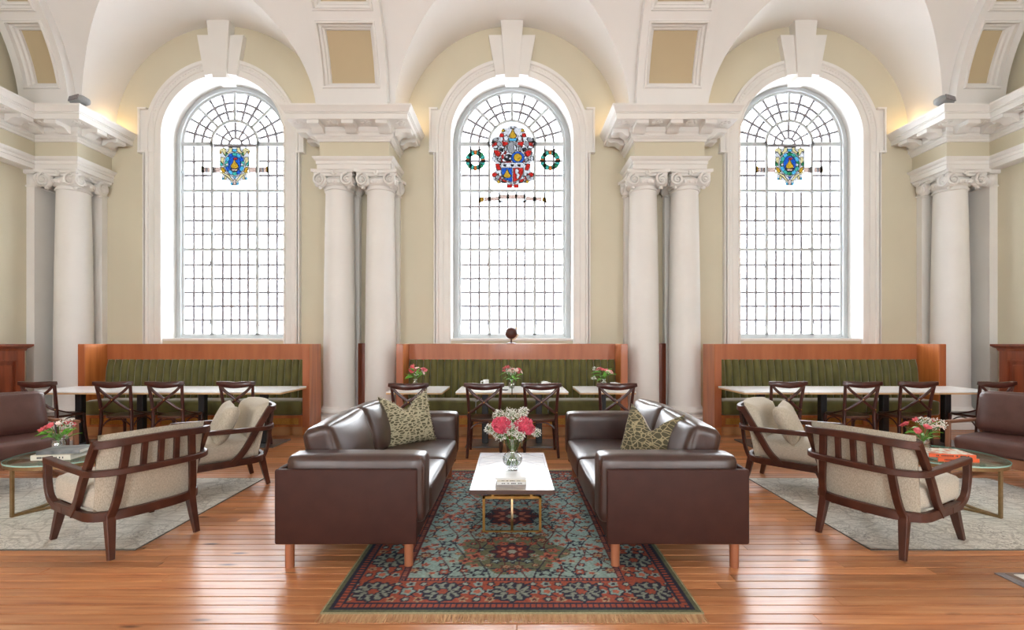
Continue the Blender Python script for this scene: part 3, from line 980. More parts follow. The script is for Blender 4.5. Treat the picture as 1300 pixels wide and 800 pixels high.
# ------------------------------------------------------------------ windows
GR = 0.90         # glazed half width
GZ = 4.93
LEADW = 0.036
pane_cache = {}
def pane_box(w, h):
    k = ('b', round(w, 4), round(h, 4))
    if k not in pane_cache:
        me = MB().box(0, w, -0.003, 0.003, 0, h).mesh('pane', smooth=False)
        me.materials.append(M['pane'])
        pane_cache[k] = me
    return pane_cache[k]
def pane_sector(r0, r1, a0, a1):
    k = ('s', round(r0, 4), round(r1, 4), round(a0, 4), round(a1, 4))
    if k not in pane_cache:
        n = 3
        out = [(r1 * math.cos(a0 + (a1 - a0) * i / n), r1 * math.sin(a0 + (a1 - a0) * i / n)) for i in range(n + 1)]
        inn = [(r0 * math.cos(a1 - (a1 - a0) * i / n), r0 * math.sin(a1 - (a1 - a0) * i / n)) for i in range(n + 1)] if r0 > 0.001 else [(0, 0)]
        me = MB().prism(out + inn, -0.003, 0.003, 'xz').mesh('pane', smooth=False)
        me.materials.append(M['pane'])
        pane_cache[k] = me
    return pane_cache[k]
def bar(mb, p, q, w, d0=-0.012, d1=0.012):
    """flat bar between two points of the window plane"""
    a, b = Vector((p[0], p[1])), Vector((q[0], q[1]))
    t = (b - a).normalized(); n = Vector((-t.y, t.x)) * (w / 2)
    pts = [a - n, b - n, b + n, a + n]
    mb.prism([(v.x, v.y) for v in pts], d0, d1, 'xz')
def ring(mb, r, w, a0, a1, zc, n=30, d0=-0.012, d1=0.012):
    o = [((r + w / 2) * math.cos(a0 + (a1 - a0) * i / n), zc + (r + w / 2) * math.sin(a0 + (a1 - a0) * i / n)) for i in range(n + 1)]
    i_ = [((r - w / 2) * math.cos(a0 + (a1 - a0) * i / n), zc + (r - w / 2) * math.sin(a0 + (a1 - a0) * i / n)) for i in range(n + 1)]
    m = n + 1
    v = [(p[0], d0, p[1]) for p in o] + [(p[0], d0, p[1]) for p in i_] + [(p[0], d1, p[1]) for p in o] + [(p[0], d1, p[1]) for p in i_]
    f = []
    for i in range(n):
        f += [(i, i + 1, m + i + 1, m + i), (2 * m + i, 3 * m + i, 3 * m + i + 1, 2 * m + i + 1),
              (i, 2 * m + i, 2 * m + i + 1, i + 1), (m + i, m + i + 1, 3 * m + i + 1, 3 * m + i)]
    mb.add(v, f)
BANDS = [(1.53, 3.015, 6), (3.065, 4.065, 4), (4.115, 4.893, 3)]
def window(idx, cx):
    t = thing('window_%d' % idx, 'tall arched leaded window, the %s one, with %s' % (WN[idx - 1], 'a large red coat of arms' if idx == 2 else ('a small blue and gold crest on clear glass' if idx == 1 else 'a small blue and green crest on tinted glass')), None, (cx, GLASS_Y, 0), kind='structure')
    fr = MB()
    # outer frame filling the reveal
    rows = []
    for (r, d) in ((OPEN_R + 0.02, -0.02), (0.985, -0.02), (0.985, -0.045), (0.955, -0.05), (0.95, -0.02), (0.915, -0.015), (0.905, 0.02)):
        rows.append([(-r, d, 1.40)] + [(r * math.cos(PI - PI * i / 40), d, GZ + r * math.sin(PI - PI * i / 40)) for i in range(41)] + [(r, d, 1.40)])
    strip(fr, rows)
    fr.box(-1.06, 1.06, -0.05, 0.06, 1.40, 1.475).box(-0.93, 0.93, -0.035, 0.04, 1.475, 1.53)
    obj('frame', fr, M['sash'], t, angle=30)
    obj('sill', MB().rbox(-1.06, 1.06, -0.36, -0.03, 1.40, 1.445, 0.01, 2), M['white'], t, smooth=False)
    for s_ in (-1, 1):
        m = MB(); bar(m, (s_ * 0.405, 1.5), (s_ * 0.405, GZ), 0.052, -0.035, 0.03)
        obj('mullion', m, M['sash'], t, smooth=False)
        m = MB(); bar(m, (s_ * 0.40, 4.93), (s_ * 0.93, 4.93), 0.075, -0.035, 0.03)
        obj('transom', m, M['sash'], t, smooth=False)
    for z in (3.04, 4.09):
        m = MB(); bar(m, (-0.93, z), (0.93, z), 0.052, -0.045, 0.03)
        m.box(-0.93, 0.93, -0.055, -0.04, z - 0.02, z + 0.006)
        obj('transom', m, M['sash'], t, smooth=False)
    m = MB(); ring(m, 0.418, 0.05, 0, PI, GZ, 36, -0.035, 0.03)
    obj('arch_bar', m, M['sash'], t, angle=40)
    for a in (PI / 4, PI / 2, 3 * PI / 4):
        m = MB(); bar(m, (0.43 * math.cos(a), GZ + 0.43 * math.sin(a)), (0.93 * math.cos(a), GZ + 0.93 * math.sin(a)), 0.045, -0.035, 0.03)
        obj('radial_bar', m, M['sash'], t, smooth=False)
    lead = MB()
    cols = [(-0.905, -0.431, 3), (-0.379, 0.379, 5), (0.431, 0.905, 3)]
    for (z0, z1, nr) in BANDS:
        for ci, (x0, x1, nc) in enumerate(cols):
            zt = z1 + (0.03 if (ci == 1 and z1 > 4.5) else 0)
            w, h = (x1 - x0) / nc, (zt - z0) / nr
            me = pane_box(w - 0.006, h - 0.006)
            for i in range(nc):
                for j in range(nr):
                    obj('pane', me, None, t, loc=(x0 + w * i + 0.003, 0, z0 + h * j + 0.003))
            if ci == 1 and z0 > 4.0:
                if idx != 2:
                    bar(lead, (x0, z1 + 0.01), (x1, z1 + 0.01), LEADW, -0.011, 0.011)
                continue
            for i in range(1, nc): bar(lead, (x0 + w * i, z0), (x0 + w * i, zt), LEADW, -0.01, 0.01)
            for j in range(1, nr): bar(lead, (x0, z0 + h * j), (x1, z0 + h * j), LEADW, -0.011, 0.011)
    for q in range(4):
        a0, a1 = q * PI / 4, (q + 1) * PI / 4
        rr = [0.443, 0.60, 0.75, 0.905]
        for j in range(3):
            for k in range(3):
                b0, b1 = a0 + (a1 - a0) * k / 3, a0 + (a1 - a0) * (k + 1) / 3
                obj('pane', pane_sector(rr[j] + 0.003, rr[j + 1] - 0.003, b0 + 0.004, b1 - 0.004), None, t, loc=(0, 0, GZ))
        for k in (1, 2):
            b = a0 + (a1 - a0) * k / 3
            bar(lead, (0.44 * math.cos(b), GZ + 0.44 * math.sin(b)), (0.91 * math.cos(b), GZ + 0.91 * math.sin(b)), LEADW * 1.15, -0.01, 0.01)
    for r in (0.60, 0.75): ring(lead, r, LEADW * 1.15, 0, PI, GZ, 36, -0.011, 0.011)
    rr = [0.0, 0.115, 0.255, 0.395]
    for j in range(3):
        for k in range(1 if j == 0 else 6):
            n = 1 if j == 0 else 6
            b0, b1 = PI * k / n, PI * (k + 1) / n
            if j == 0:
                for h_ in range(2):
                    obj('pane', pane_sector(0.0, rr[1] - 0.004, h_ * PI / 2 + 0.01, (h_ + 1) * PI / 2 - 0.01), None, t, loc=(0, 0, GZ + 0.004))
            else:
                obj('pane', pane_sector(rr[j] + 0.003, rr[j + 1] - 0.003, b0 + 0.006, b1 - 0.006), None, t, loc=(0, 0, GZ + 0.004))
    for r in (rr[1:3] if idx != 2 else []): ring(lead, r, LEADW, 0, PI, GZ, 24, -0.011, 0.011)
    for k in (range(1, 6) if idx != 2 else []):
        b = PI * k / 6
        bar(lead, (rr[1] * math.cos(b), GZ + rr[1] * math.sin(b)), (0.40 * math.cos(b), GZ + 0.40 * math.sin(b)), LEADW, -0.01, 0.01)
    if idx != 2: bar(lead, (-0.39, GZ), (0.39, GZ), 0.022, -0.012, 0.012)
    obj('lead_came', lead, M['lead'], t, smooth=False)
    # opening-light stays
    for (x, z, d) in ((-0.93, 4.42, 1), (0.93, 4.42, -1), (-0.40, 3.36, -1), (0.40, 3.36, 1)):
        st = MB().tube([(x, -0.05, z), (x + 0.05 * d, -0.12, z + 0.02), (x + 0.04 * d, -0.11, z - 0.16)], 0.009, 6).sphere((x, -0.05, z), 0.02, 6, 4)
        obj('casement_stay', st, M['sash'], t)
    for (x, z) in ((-0.43, 2.77), (0.43, 2.77), (-0.43, 1.72), (0.43, 1.72)):
        st = MB().tube([(x, -0.035, z + 0.06), (x, -0.05, z), (x + (0.02 if x > 0 else -0.02), -0.05, z - 0.06)], 0.010, 6)
        obj('casement_latch', st, M['lead'], t)
    return t
windows = [window(i + 1, c) for i, c in enumerate(BAYS)]

# stained glass: shapes laid in order on a fine grid; every shape that stays visible becomes one piece of glass
def inpoly(X, Y, poly):
    ins = np.zeros(X.shape, bool)
    n = len(poly)
    for i in range(n):
        x0, y0 = poly[i]; x1, y1 = poly[(i + 1) % n]
        if y0 == y1: continue
        c = ((y0 > Y) != (y1 > Y)) & (X < (x1 - x0) * (Y - y0) / (y1 - y0) + x0)
        ins ^= c
    return ins
def ell(cx, cy, rx, ry, n=28, rot=0.0):
    return [(cx + rx * math.cos(2 * PI * i / n) * math.cos(rot) - ry * math.sin(2 * PI * i / n) * math.sin(rot),
             cy + rx * math.cos(2 * PI * i / n) * math.sin(rot) + ry * math.sin(2 * PI * i / n) * math.cos(rot)) for i in range(n)]
def pear(cx, cy, w, h):
    return [(cx + w * s_, cy + h * q) for s_, q in ((0.12, -1), (0.25, -0.55), (0.55, -0.1), (0.95, 0.35), (1, 0.65), (0.75, 0.95), (0.3, 1.05), (-0.3, 1.05), (-0.75, 0.95), (-1, 0.65), (-0.95, 0.35), (-0.55, -0.1), (-0.25, -0.55), (-0.12, -1))]
def stained(parent, shapes, ox, oy, k, x0, x1, y0, y1, cell, depth, name, lead_px=1):
    """shapes in sketch units; k metres per unit; (ox, oy) sketch origin -> window x, z"""
    nx, ny = int((x1 - x0) * k / cell), int((y1 - y0) * k / cell)
    gx = x0 + (np.arange(nx) + 0.5) * cell / k
    gy = y0 + (np.arange(ny) + 0.5) * cell / k
    X, Y = np.meshgrid(gx, gy)
    ids = np.full(X.shape, -1, int)
    for i, (poly, c) in enumerate(shapes):
        if c == 'hole': ids[inpoly(X, Y, poly)] = -1
        else: ids[inpoly(X, Y, poly)] = i
    edge = np.zeros(X.shape, bool)
    edge[:, 1:] |= ids[:, 1:] != ids[:, :-1]
    edge[1:, :] |= ids[1:, :] != ids[:-1, :]
    for _ in range(lead_px - 1):
        e = edge.copy()
        e[:, :-1] |= edge[:, 1:]
        e[:-1, :] |= edge[1:, :]
        edge = e
    ids2 = ids.copy(); ids2[edge] = -2
    root = obj(name, stain_cells(ids2, -2, x0, y0, k, cell, ox, oy, depth - 0.002), M['ink'], parent, smooth=False)
    for i, (poly, c) in enumerate(shapes):
        if c != 'hole' and (ids2 == i).sum() > 3:
            obj('glass_piece', stain_cells(ids2, i, x0, y0, k, cell, ox, oy, depth), SG[c], root, smooth=False)
    return root
def stain_cells(ids, i, x0, y0, k, cell, ox, oy, d):
    mb = MB()
    for r in range(ids.shape[0]):
        line = ids[r] == i
        if not line.any(): continue
        dif = np.diff(np.concatenate(([0], line.astype(int), [0])))
        for a, b in zip(np.where(dif == 1)[0], np.where(dif == -1)[0]):
            xa, xb = (x0 - ox) * k + a * cell, (x0 - ox) * k + b * cell
            za, zb = oy - (y0 * k + r * cell), oy - (y0 * k + (r + 1) * cell)
            if i == -2:      # the cames lap over the glass edges
                xa, xb, za, zb = xa - 0.0016, xb + 0.0016, za + 0.0016, zb - 0.0016
            mb.add([(xa, d, za), (xb, d, za), (xb, d, zb), (xa, d, zb)], [(0, 1, 2, 3)])
    return mb
def mirror(sh, cx):
    return sh + [([(2 * cx - p[0], p[1]) for p in poly], c) for poly, c in sh]

def side_crest(parent, green):
    c = 562
    L = []
    L += [([(365, 215), (410, 208), (440, 235), (440, 275), (465, 305), (440, 335), (405, 300), (385, 260), (340, 275), (340, 250)], 'cream'),
          ([(490, 200), (530, 205), (525, 260), (470, 305), (445, 270), (470, 255)], 'cream'),
          ([(365, 340), (410, 340), (415, 440), (385, 430), (360, 400)], 'cream'),
          ([(350, 400), (385, 432), (400, 460), (360, 470)], 'green' if green else 'teal'),
          ([(365, 480), (410, 500), (430, 560), (395, 570), (370, 545)], 'gold'),
          ([(330, 555), (395, 565), (480, 600), (545, 690), (520, 690), (450, 620), (400, 590), (350, 575)], 'cream'),
          ([(375, 640), (410, 640), (405, 670), (375, 668)], 'sky'),
          ([(425, 600), (450, 630), (440, 665), (410, 665)], 'cream'),
          ([(80, 480), (105, 470), (100, 565), (78, 560)], 'amber'),
          ([(105, 488), (205, 492), (205, 565), (105, 562)], 'pink'),
          ([(145, 488), (165, 490), (165, 563), (145, 562)], 'grey'),
          ([(245, 488), (355, 485), (358, 565), (245, 562)], 'pink'),
          ([(500, 710), (535, 712), (535, 748), (500, 745)], 'sky'),
          ([(430, 270), (480, 310), (480, 340), (430, 330)], 'green'),
          ([(340, 255), (375, 262), (370, 290), (345, 288)], 'grey' if green else 'amber')]
    sh = [([(340, 245), (400, 200), (445, 225), (490, 190), (634, 190), (679, 225), (724, 200), (784, 245), (775, 300), (778, 480), (740, 580), (750, 670), (640, 680), (600, 755), (524, 755), (484, 680), (374, 670), (384, 580), (346, 480), (349, 300)], 'clear')] + mirror(L, c)  # first shape: dim backing glass, added to hold back sky glare round the pieces
    g = 'green' if green else 'sky'
    sh += [(ell(c, 440, 158, 182), 'white')]
    for q in range(12):
        a0, a1 = 2 * PI * (q - 0.5) / 12, 2 * PI * (q + 0.5) / 12
        sh.append(([(c + rx * math.cos(a), 440 + ry * math.sin(a)) for rx, ry, a in ((90, 112, a0), (140, 164, a0), (146, 170, (a0 + a1) / 2), (140, 164, a1), (90, 112, a1))],
                   (['green', 'teal', 'sky'] if green else ['teal', 'sky', 'blue'])[q % 3]))
    sh += [([(430, 440), (480, 425), (480, 465), (440, 465)], 'white'), ([(694, 440), (644, 425), (644, 465), (684, 465)], 'white'),
           (ell(c, 440, 92, 116), 'blue'),
           ([(500, 500), (625, 500), (600, 545), (525, 545)], 'navy'), (pear(c, 440, 58, 64), 'gold'),
           ([(550, 350), (600, 350), (605, 378), (545, 378)], 'red'), ([(515, 515), (610, 515), (600, 537), (525, 537)], 'pink'),
           ([(525, 225), (600, 225), (585, 265), (540, 265)], 'sky'), ([(535, 620), (590, 620), (565, 665)], 'blue' if green else 'sky'),
           ([(545, 665), (580, 665), (580, 745), (545, 745)], 'pink')]
    k = 8.48 / 600 / 11.43
    oy = EYE + (433 - 170) * 8.48 / 600
    stained(parent, sh, c, oy, k, 60, 1070, 185, 760, 0.0045, -0.035, 'stained_glass_crest', 1)
side_crest(windows[0], False)
side_crest(windows[2], True)

def main_crest(parent):
    c = 380
    sh = [([(215, 235), (265, 220), (300, 150), (340, 150), (360, 130), (400, 130), (420, 150), (460, 150), (495, 220), (545, 235), (556, 290), (535, 330), (545, 400), (520, 440), (520, 500), (548, 520), (545, 570), (490, 600), (440, 590), (415, 620), (345, 620), (320, 590), (270, 600), (215, 570), (212, 520), (240, 500), (240, 440), (215, 400), (225, 330), (204, 290)], 'white')]
    rn = random.Random(12)
    for q in range(85):
        px, py = rn.uniform(215, 378), rn.uniform(150, 600)
        if not inpoly(np.array([px]), np.array([py]), sh[0][0])[0]: continue
        e = ell(px, py, rn.uniform(8, 20), rn.uniform(4, 8), 10, rn.uniform(0, PI))
        cc = rn.choice(['red', 'red', 'white', 'grey', 'white', 'dark'])
        sh += [(e, cc), ([(2 * c - a, b) for a, b in e], cc)]
    L = [([(272, 195), (305, 195), (308, 225), (275, 225)], 'red'), (ell(300, 172, 14, 12), 'gold'), ([(290, 260), (335, 265), (345, 285), (300, 300)], 'red'),
         ([(225, 270), (250, 265), (255, 290), (228, 300)], 'red'), (ell(240, 245, 24, 16), 'grey'), (ell(268, 280, 18, 22), 'grey'),
         ([(225, 335), (258, 330), (285, 350), (265, 385), (240, 375)], 'red'), ([(285, 370), (305, 365), (310, 400), (290, 405)], 'red'),
         ([(255, 395), (285, 405), (280, 425), (255, 420)], 'grey'), ([(235, 445), (270, 440), (285, 490), (255, 495)], 'red'),
         (ell(232, 530, 22, 18), 'red'), (ell(258, 548, 18, 16), 'grey'), (ell(263, 586, 12, 14), 'gold'), ([(285, 560), (330, 575), (330, 590), (300, 588)], 'red'),
         ([(315, 300), (335, 310), (330, 340), (310, 335)], 'grey'), (ell(325, 235, 18, 22), 'white'), (ell(225, 400, 14, 22), 'white'),
         ([(330, 612), (372, 605), (375, 634), (335, 636)], 'red'), ([(275, 310), (305, 318), (300, 345), (272, 335)], 'dark')]
    sh += mirror(L, c)
    sh += [([(345, 235), (415, 235), (405, 258), (352, 258)], 'sky'), (pear(c, 195, 28, 38), 'gold'),
           ([(345, 275), (375, 262), (400, 272), (410, 320), (385, 358), (350, 352), (335, 310)], 'grey'), ([(385, 280), (405, 300), (410, 325), (390, 330)], 'white'),
           (ell(345, 395, 34, 30), 'dark'), (ell(330, 385, 12, 10), 'white'), (ell(360, 400, 12, 10), 'white'), (ell(420, 392, 54, 50), 'blue'), (ell(420, 390, 33, 33), 'gold'),
           ([(300, 425), (365, 420), (365, 434), (300, 434)], 'red'),
           ([(283, 432), (468, 432), (468, 520), (440, 572), (378, 602), (312, 572), (283, 520)], 'white'),
           ([(290, 474), (374, 474), (374, 592), (316, 566), (290, 520)], 'blue'), ([(382, 474), (462, 474), (462, 520), (436, 566), (382, 592)], 'red'),
           (pear(334, 520, 30, 34), 'gold'),
           ([(400, 485), (420, 480), (432, 500), (420, 515), (440, 530), (425, 560), (405, 562), (412, 535), (398, 515)], 'white')]
    for q in (315, 375, 430): sh.append(([(q - 14, 447), (q + 12, 445), (q + 8, 464), (q - 6, 462)], 'dark'))
    # wreaths
    for wx in (78, 682):
        for q in range(16):
            a0, a1 = 2 * PI * (q - 0.5) / 16, 2 * PI * (q + 0.5) / 16
            poly = [(wx + r * math.cos(a), 413 + r * math.sin(a)) for r, a in ((44, a0), (78, a0), (82, (a0 + a1) / 2), (78, a1), (44, a1))]
            sh.append((poly, 'orange' if q % 4 == 0 else ('teal' if q % 2 else 'green')))
        sh += [([(wx, 335), (wx - 45, 320), (wx - 48, 338)], 'pink'), ([(wx, 335), (wx + 45, 320), (wx + 48, 338)], 'pink')]
    # scroll under the arms
    sh += [([(275, 690), (480, 690), (480, 722), (275, 722)], 'pink'), ([(150, 712), (270, 708), (272, 738), (150, 742)], 'pink'), ([(485, 708), (612, 712), (612, 742), (485, 738)], 'pink'),
           ([(112, 712), (145, 712), (145, 745), (105, 756)], 'amber'), ([(617, 712), (645, 712), (655, 756), (617, 745)], 'amber'),
           ([(262, 738), (305, 740), (300, 752), (268, 752)], 'grey'), ([(448, 740), (490, 738), (490, 752), (455, 752)], 'grey')]
    k = 8.48 / 600 / 6.4
    oy = EYE + (433 - 140) * 8.48 / 600
    stained(parent, sh, c - 6, oy, k, -10, 770, 125, 765, 0.0055, -0.06, 'stained_glass_crest', 1)
main_crest(windows[1])

# building across the street, seen dimly through the lower panes
fb = thing('neighbouring_building', 'pale building outside, faint through the lower panes', 'building', (0, 20.0, 0))
obj('wall', MB().box(-15, 15, 0, 0.3, -1, 3.4), M['facade'], fb, smooth=False)
fw_me = MB().box(-0.6, 0.6, -0.03, 0.05, 0, 1.7).mesh('window', smooth=False); fw_me.materials.append(M['facade_window'])
for k in range(10):
    obj('window', fw_me, None, fb, loc=(-12.6 + 2.8 * k, 0, 1.2), smooth=False)
obj('coping', MB().box(-15.1, 15.1, -0.12, 0.4, 3.4, 3.55), M['facade'], fb, smooth=False)
tag(obj('ground', MB().box(-25, 25, WALL_Y + 0.7, 30, -1.2, -1.0), M['facade'], smooth=False), 'pale paved yard outside the windows', None, None, 'structure')

# ------------------------------------------------------------------ benches
def bench(cx, label, dep=0.43):
    t = thing('banquette_bench', label, 'bench', (cx, 7.0, 0))
    H, hw, tk = 1.355, 1.715, 0.105
    for s_ in (-1, 1):
        a, b = sorted((s_ * hw, s_ * (hw - tk)))
        p = obj('side_panel', MB().rbox(a, b, 0, dep, 0.0, H, 0.004, 1), M['bench'], t, smooth=False)
        obj('edge_strip', MB().rbox(a + 0.004, b - 0.004, -0.006, 0.004, 0.12, H - 0.004, 0.002, 1), M['bench_top'], p, smooth=False)
    iw = hw - tk
    obj('top_board', MB().rbox(-iw, iw, 0.385, 0.425, 1.105, H, 0.003, 1), M['bench_top'], t, smooth=False)
    obj('back_panel', MB().box(-iw, iw, 0.405, 0.424, 0.12, 1.10), M['bench'], t, smooth=False)
    if dep > 0.5:
        obj('top_ledge', MB().rbox(-iw, iw, 0.426, dep, H - 0.03, H, 0.003, 1), M['bench_top'], t, smooth=False)
    # channel-tufted back
    n = 29
    mb = MB()
    rows = []
    zs = [0.50, 0.56, 0.75, 0.98, 1.085, 1.112, 1.118]
    for j, z in enumerate(zs):
        base = 0.335 + 0.055 * (z - 0.50) / 0.6
        roll = 0.0 if z < 1.08 else (0.02 if z < 1.115 else 0.06)
        r = []
        for i in range(n * 8 + 1):
            u = (i / 8.0) % 1.0
            bump = 0.040 * math.sqrt(max(0, 1 - (2 * u - 1) ** 2)) if i % 8 else 0.0
            r.append((-iw + 2 * iw * i / (n * 8), base - bump * (1 if z < 1.115 else 0.3) + roll, z))
        rows.append(r)
    strip(mb, rows)
    bk = obj('backrest', mb, M['velvet'], t, angle=50)
    w3 = 2 * iw / 3
    for k in range(3):
        x0 = -iw + w3 * k
        cu = MB().cushion((w3 - 0.006, 0.40, 0.215), 0.035, (0, 0.008, 0.012), 8, Matrix.Translation((x0 + w3 / 2, 0.165, 0.4075)))
        obj('seat_cushion', cu, M['velvet'], t, angle=70)
    obj('apron', MB().rbox(-iw, iw, 0.01, 0.38, 0.255, 0.30, 0.003, 1).rbox(-iw, iw, 0.01, 0.04, 0.125, 0.155, 0.003, 1), M['bench'], t, smooth=False)
    for k in range(4):
        x = -iw + (2 * iw - 0.06) * k / 3
        obj('stile', MB().box(x, x + 0.06, 0.01, 0.04, 0.155, 0.255), M['bench'], t, smooth=False)
        if k < 3:
            x1 = x + 0.06 + (2 * iw - 0.06) / 3 - 0.06
            g = obj('grille', MB().box(x + 0.06, x1, 0.03, 0.036, 0.155, 0.255), M['mesh'], t, smooth=False)
            wv = MB()
            for q in range(int((x1 - x) / 0.03)):
                bar_x = x + 0.06 + 0.03 * q
                wv.box(bar_x, bar_x + 0.008, 0.026, 0.031, 0.155, 0.255)
            for q in range(3): wv.box(x + 0.06, x1, 0.025, 0.030, 0.172 + q * 0.03, 0.180 + q * 0.03)
            tag(obj('woven_wire', wv, M['brass'], g, smooth=False), kind='stuff')
    obj('plinth', MB().box(-iw, iw, 0.02, 0.40, 0.0, 0.125), M['kick'], t, smooth=False)
    return t
bench(-4.715, 'olive velvet banquette bench in a cherry wood surround under the west window')
bench(0.0, 'olive velvet banquette bench in a cherry wood surround under the middle window, globe on top', 0.93)
bench(4.715, 'olive velvet banquette bench in a cherry wood surround under the east window')

# ------------------------------------------------------------------ dining tables
def make_dining_table(w):
    t = thing('dining_table', 'x', 'table', (0, 0, 0), 0, 'pedestal dining tables along the benches')
    d = 0.76
    obj('tabletop', MB().rbox(-w / 2, w / 2, -d / 2, d / 2, 0.732, 0.75, 0.003, 1), M['tabletop'], t, smooth=False)
    obj('edge_band', MB().box(-w / 2 + 0.002, w / 2 - 0.002, -d / 2 + 0.002, d / 2 - 0.002, 0.715, 0.733), M['ply'], t, smooth=False)
    p = MB().rbox(-0.042, 0.042, -0.042, 0.042, 0.018, 0.70, 0.006, 1)
    obj('pedestal', p, M['black'], t, smooth=False)
    obj('top_plate', MB().rbox(-0.2, 0.2, -0.2, 0.2, 0.698, 0.715, 0.004, 1), M['black'], t, smooth=False)
    obj('base_plate', MB().rbox(-0.25, 0.25, -0.25, 0.25, 0.0, 0.018, 0.006, 2), M['plate'], t, smooth=False)
    return t
TY = 6.43
proto = make_dining_table(0.718)
tabs = [(-1.255, 'small white pedestal table with flowers, partly behind the leather sofa with the pale patterned pillow'),
        (-0.365, 'white pedestal table with a cup, first of the joined pair before the middle bench'),
        (0.365, 'white pedestal table with a low cup, second of the joined pair before the middle bench'),
        (1.23, 'small white pedestal table with flowers and a cup beside the second column pair')]
for i, (x, lab) in enumerate(tabs):
    o = proto if i == 0 else copy_tree(proto)
    o.location = (x, TY, 0); o['label'] = lab
proto2 = make_dining_table(0.828)
tabs = [(-5.87, 'white pedestal table at the wall end of the long run under the west window'),
        (-5.035, 'second white pedestal table from the panelled wall in the west run'),
        (-4.205, 'third white pedestal table from the panelled wall in the west run'),
        (-3.375, 'white pedestal table at the column end of the long run under the west window'),
        (3.385, 'white pedestal table at the column end of the long run under the east window'),
        (4.22, 'third white pedestal table from the panelled wall in the east run'),
        (5.06, 'second white pedestal table from the panelled wall in the east run'),
        (5.90, 'white pedestal table at the wall end of the long run under the east window')]
for i, (x, lab) in enumerate(tabs):
    o = proto2 if i == 0 else copy_tree(proto2)
    o.location = (x, TY, 0); o['label'] = lab

# ------------------------------------------------------------------ cross-back chairs
def make_chair():
    t = thing('cross_back_chair', 'x', 'chair', (0, 0, 0), 0, 'cross back chairs at the white tables')
    cm = M['chair']
    # seat: rounded trapezoid, dished
    out = []
    for i in range(28):
        a = 2 * PI * i / 28
        ca, sa = math.cos(a), math.sin(a)
        x = 0.205 * math.copysign(abs(ca) ** 0.62, ca); y = 0.205 * math.copysign(abs(sa) ** 0.62, sa)
        out.append((x * (1 + 0.10 * y / 0.2), y))
    st = MB()
    rings = [(1.0, 0.435), (1.03, 0.445), (1.0, 0.46), (0.86, 0.462), (0.55, 0.452), (0.05, 0.449)]
    rows = [[(p[0] * k, p[1] * k, z) for p in out + out[:1]] for k, z in rings]
    strip(st, rows)
    st.prism([(p[0] * 0.99, p[1] * 0.99) for p in out], 0.428, 0.436, 'xy')
    se = obj('seat', st, M['chair_seat'], t, angle=50)
    for s_ in (-1, 1):
        path = bez([(s_ * 0.205, -0.25, 0.0), (s_ * 0.19, -0.215, 0.25), (s_ * 0.182, -0.205, 0.46), (s_ * 0.188, -0.225, 0.66), (s_ * 0.206, -0.262, 0.885)], 5)
        obj('back_post', MB().tube(path, [0.0165 + 0.0035 * math.sin(PI * i / (len(path) - 1)) for i in range(len(path))], 8, up=(0, 1, 0)), cm, t)
        path = bez([(s_ * 0.20, 0.215, 0.0), (s_ * 0.188, 0.185, 0.22), (s_ * 0.178, 0.17, 0.44)], 4)
        obj('front_leg', MB().tube(path, [0.015, 0.0155, 0.016, 0.017, 0.018, 0.0185, 0.019, 0.02, 0.02], 8, up=(0, 1, 0)), cm, t)
        # side brace from the back post to the seat, and the bent arches beneath
        obj('side_brace', MB().tube(bez([(s_ * 0.186, -0.215, 0.54), (s_ * 0.205, -0.12, 0.50), (s_ * 0.218, -0.0, 0.465), (s_ * 0.205, 0.10, 0.45)], 5), 0.0095, 6, up=(1, 0, 0)), cm, t)
        obj('under_arch', MB().tube(bez([(s_ * 0.188, -0.21, 0.30), (s_ * 0.18, -0.12, 0.385), (s_ * 0.176, 0.0, 0.415), (s_ * 0.178, 0.10, 0.385), (s_ * 0.186, 0.18, 0.30)], 4), 0.0085, 6, up=(1, 0, 0)), cm, t)
    obj('under_arch', MB().tube(bez([(-0.184, -0.208, 0.33), (-0.10, -0.20, 0.40), (0, -0.195, 0.418), (0.10, -0.20, 0.40), (0.184, -0.208, 0.33)], 4), 0.008, 6, up=(0, 1, 0)), cm, t)
    # crest rail, curved back and dropping in the middle
    path = [(0.236 * u, -0.262 - 0.035 * (1 - u * u), 0.856 + 0.022 * abs(u) ** 1.5) for u in [k / 8 - 1 for k in range(17)]]
    sc_ = [(1, 0.55 + 0.45 * (1 - abs(k / 8 - 1) ** 3)) for k in range(17)]
    obj('crest_rail', MB().rail(path, 0.028, 0.078, up=(0, 0, 1), c=0.5, scale=sc_), cm, t, angle=50)
    for s_ in (-1, 1):
        path = bez([(s_ * 0.192, -0.262, 0.845), (s_ * 0.13, -0.268, 0.775), (0.0, -0.268 - 0.006 * s_, 0.672), (-s_ * 0.12, -0.243, 0.575), (-s_ * 0.182, -0.218, 0.535)], 5)
        b = obj('cross_brace', MB().rail(path, 0.033, 0.016, up=(0, -1, 0.2), c=0.6), cm, t, angle=60)
        obj('screw', MB().sphere((s_ * 0.186, -0.232, 0.545), 0.008, 6, 4), M['brass'], b)
    obj('screw', MB().sphere((0, -0.282, 0.672), 0.009, 6, 4), M['brass'], b)
    return t
ch = make_chair()
CY = 5.88
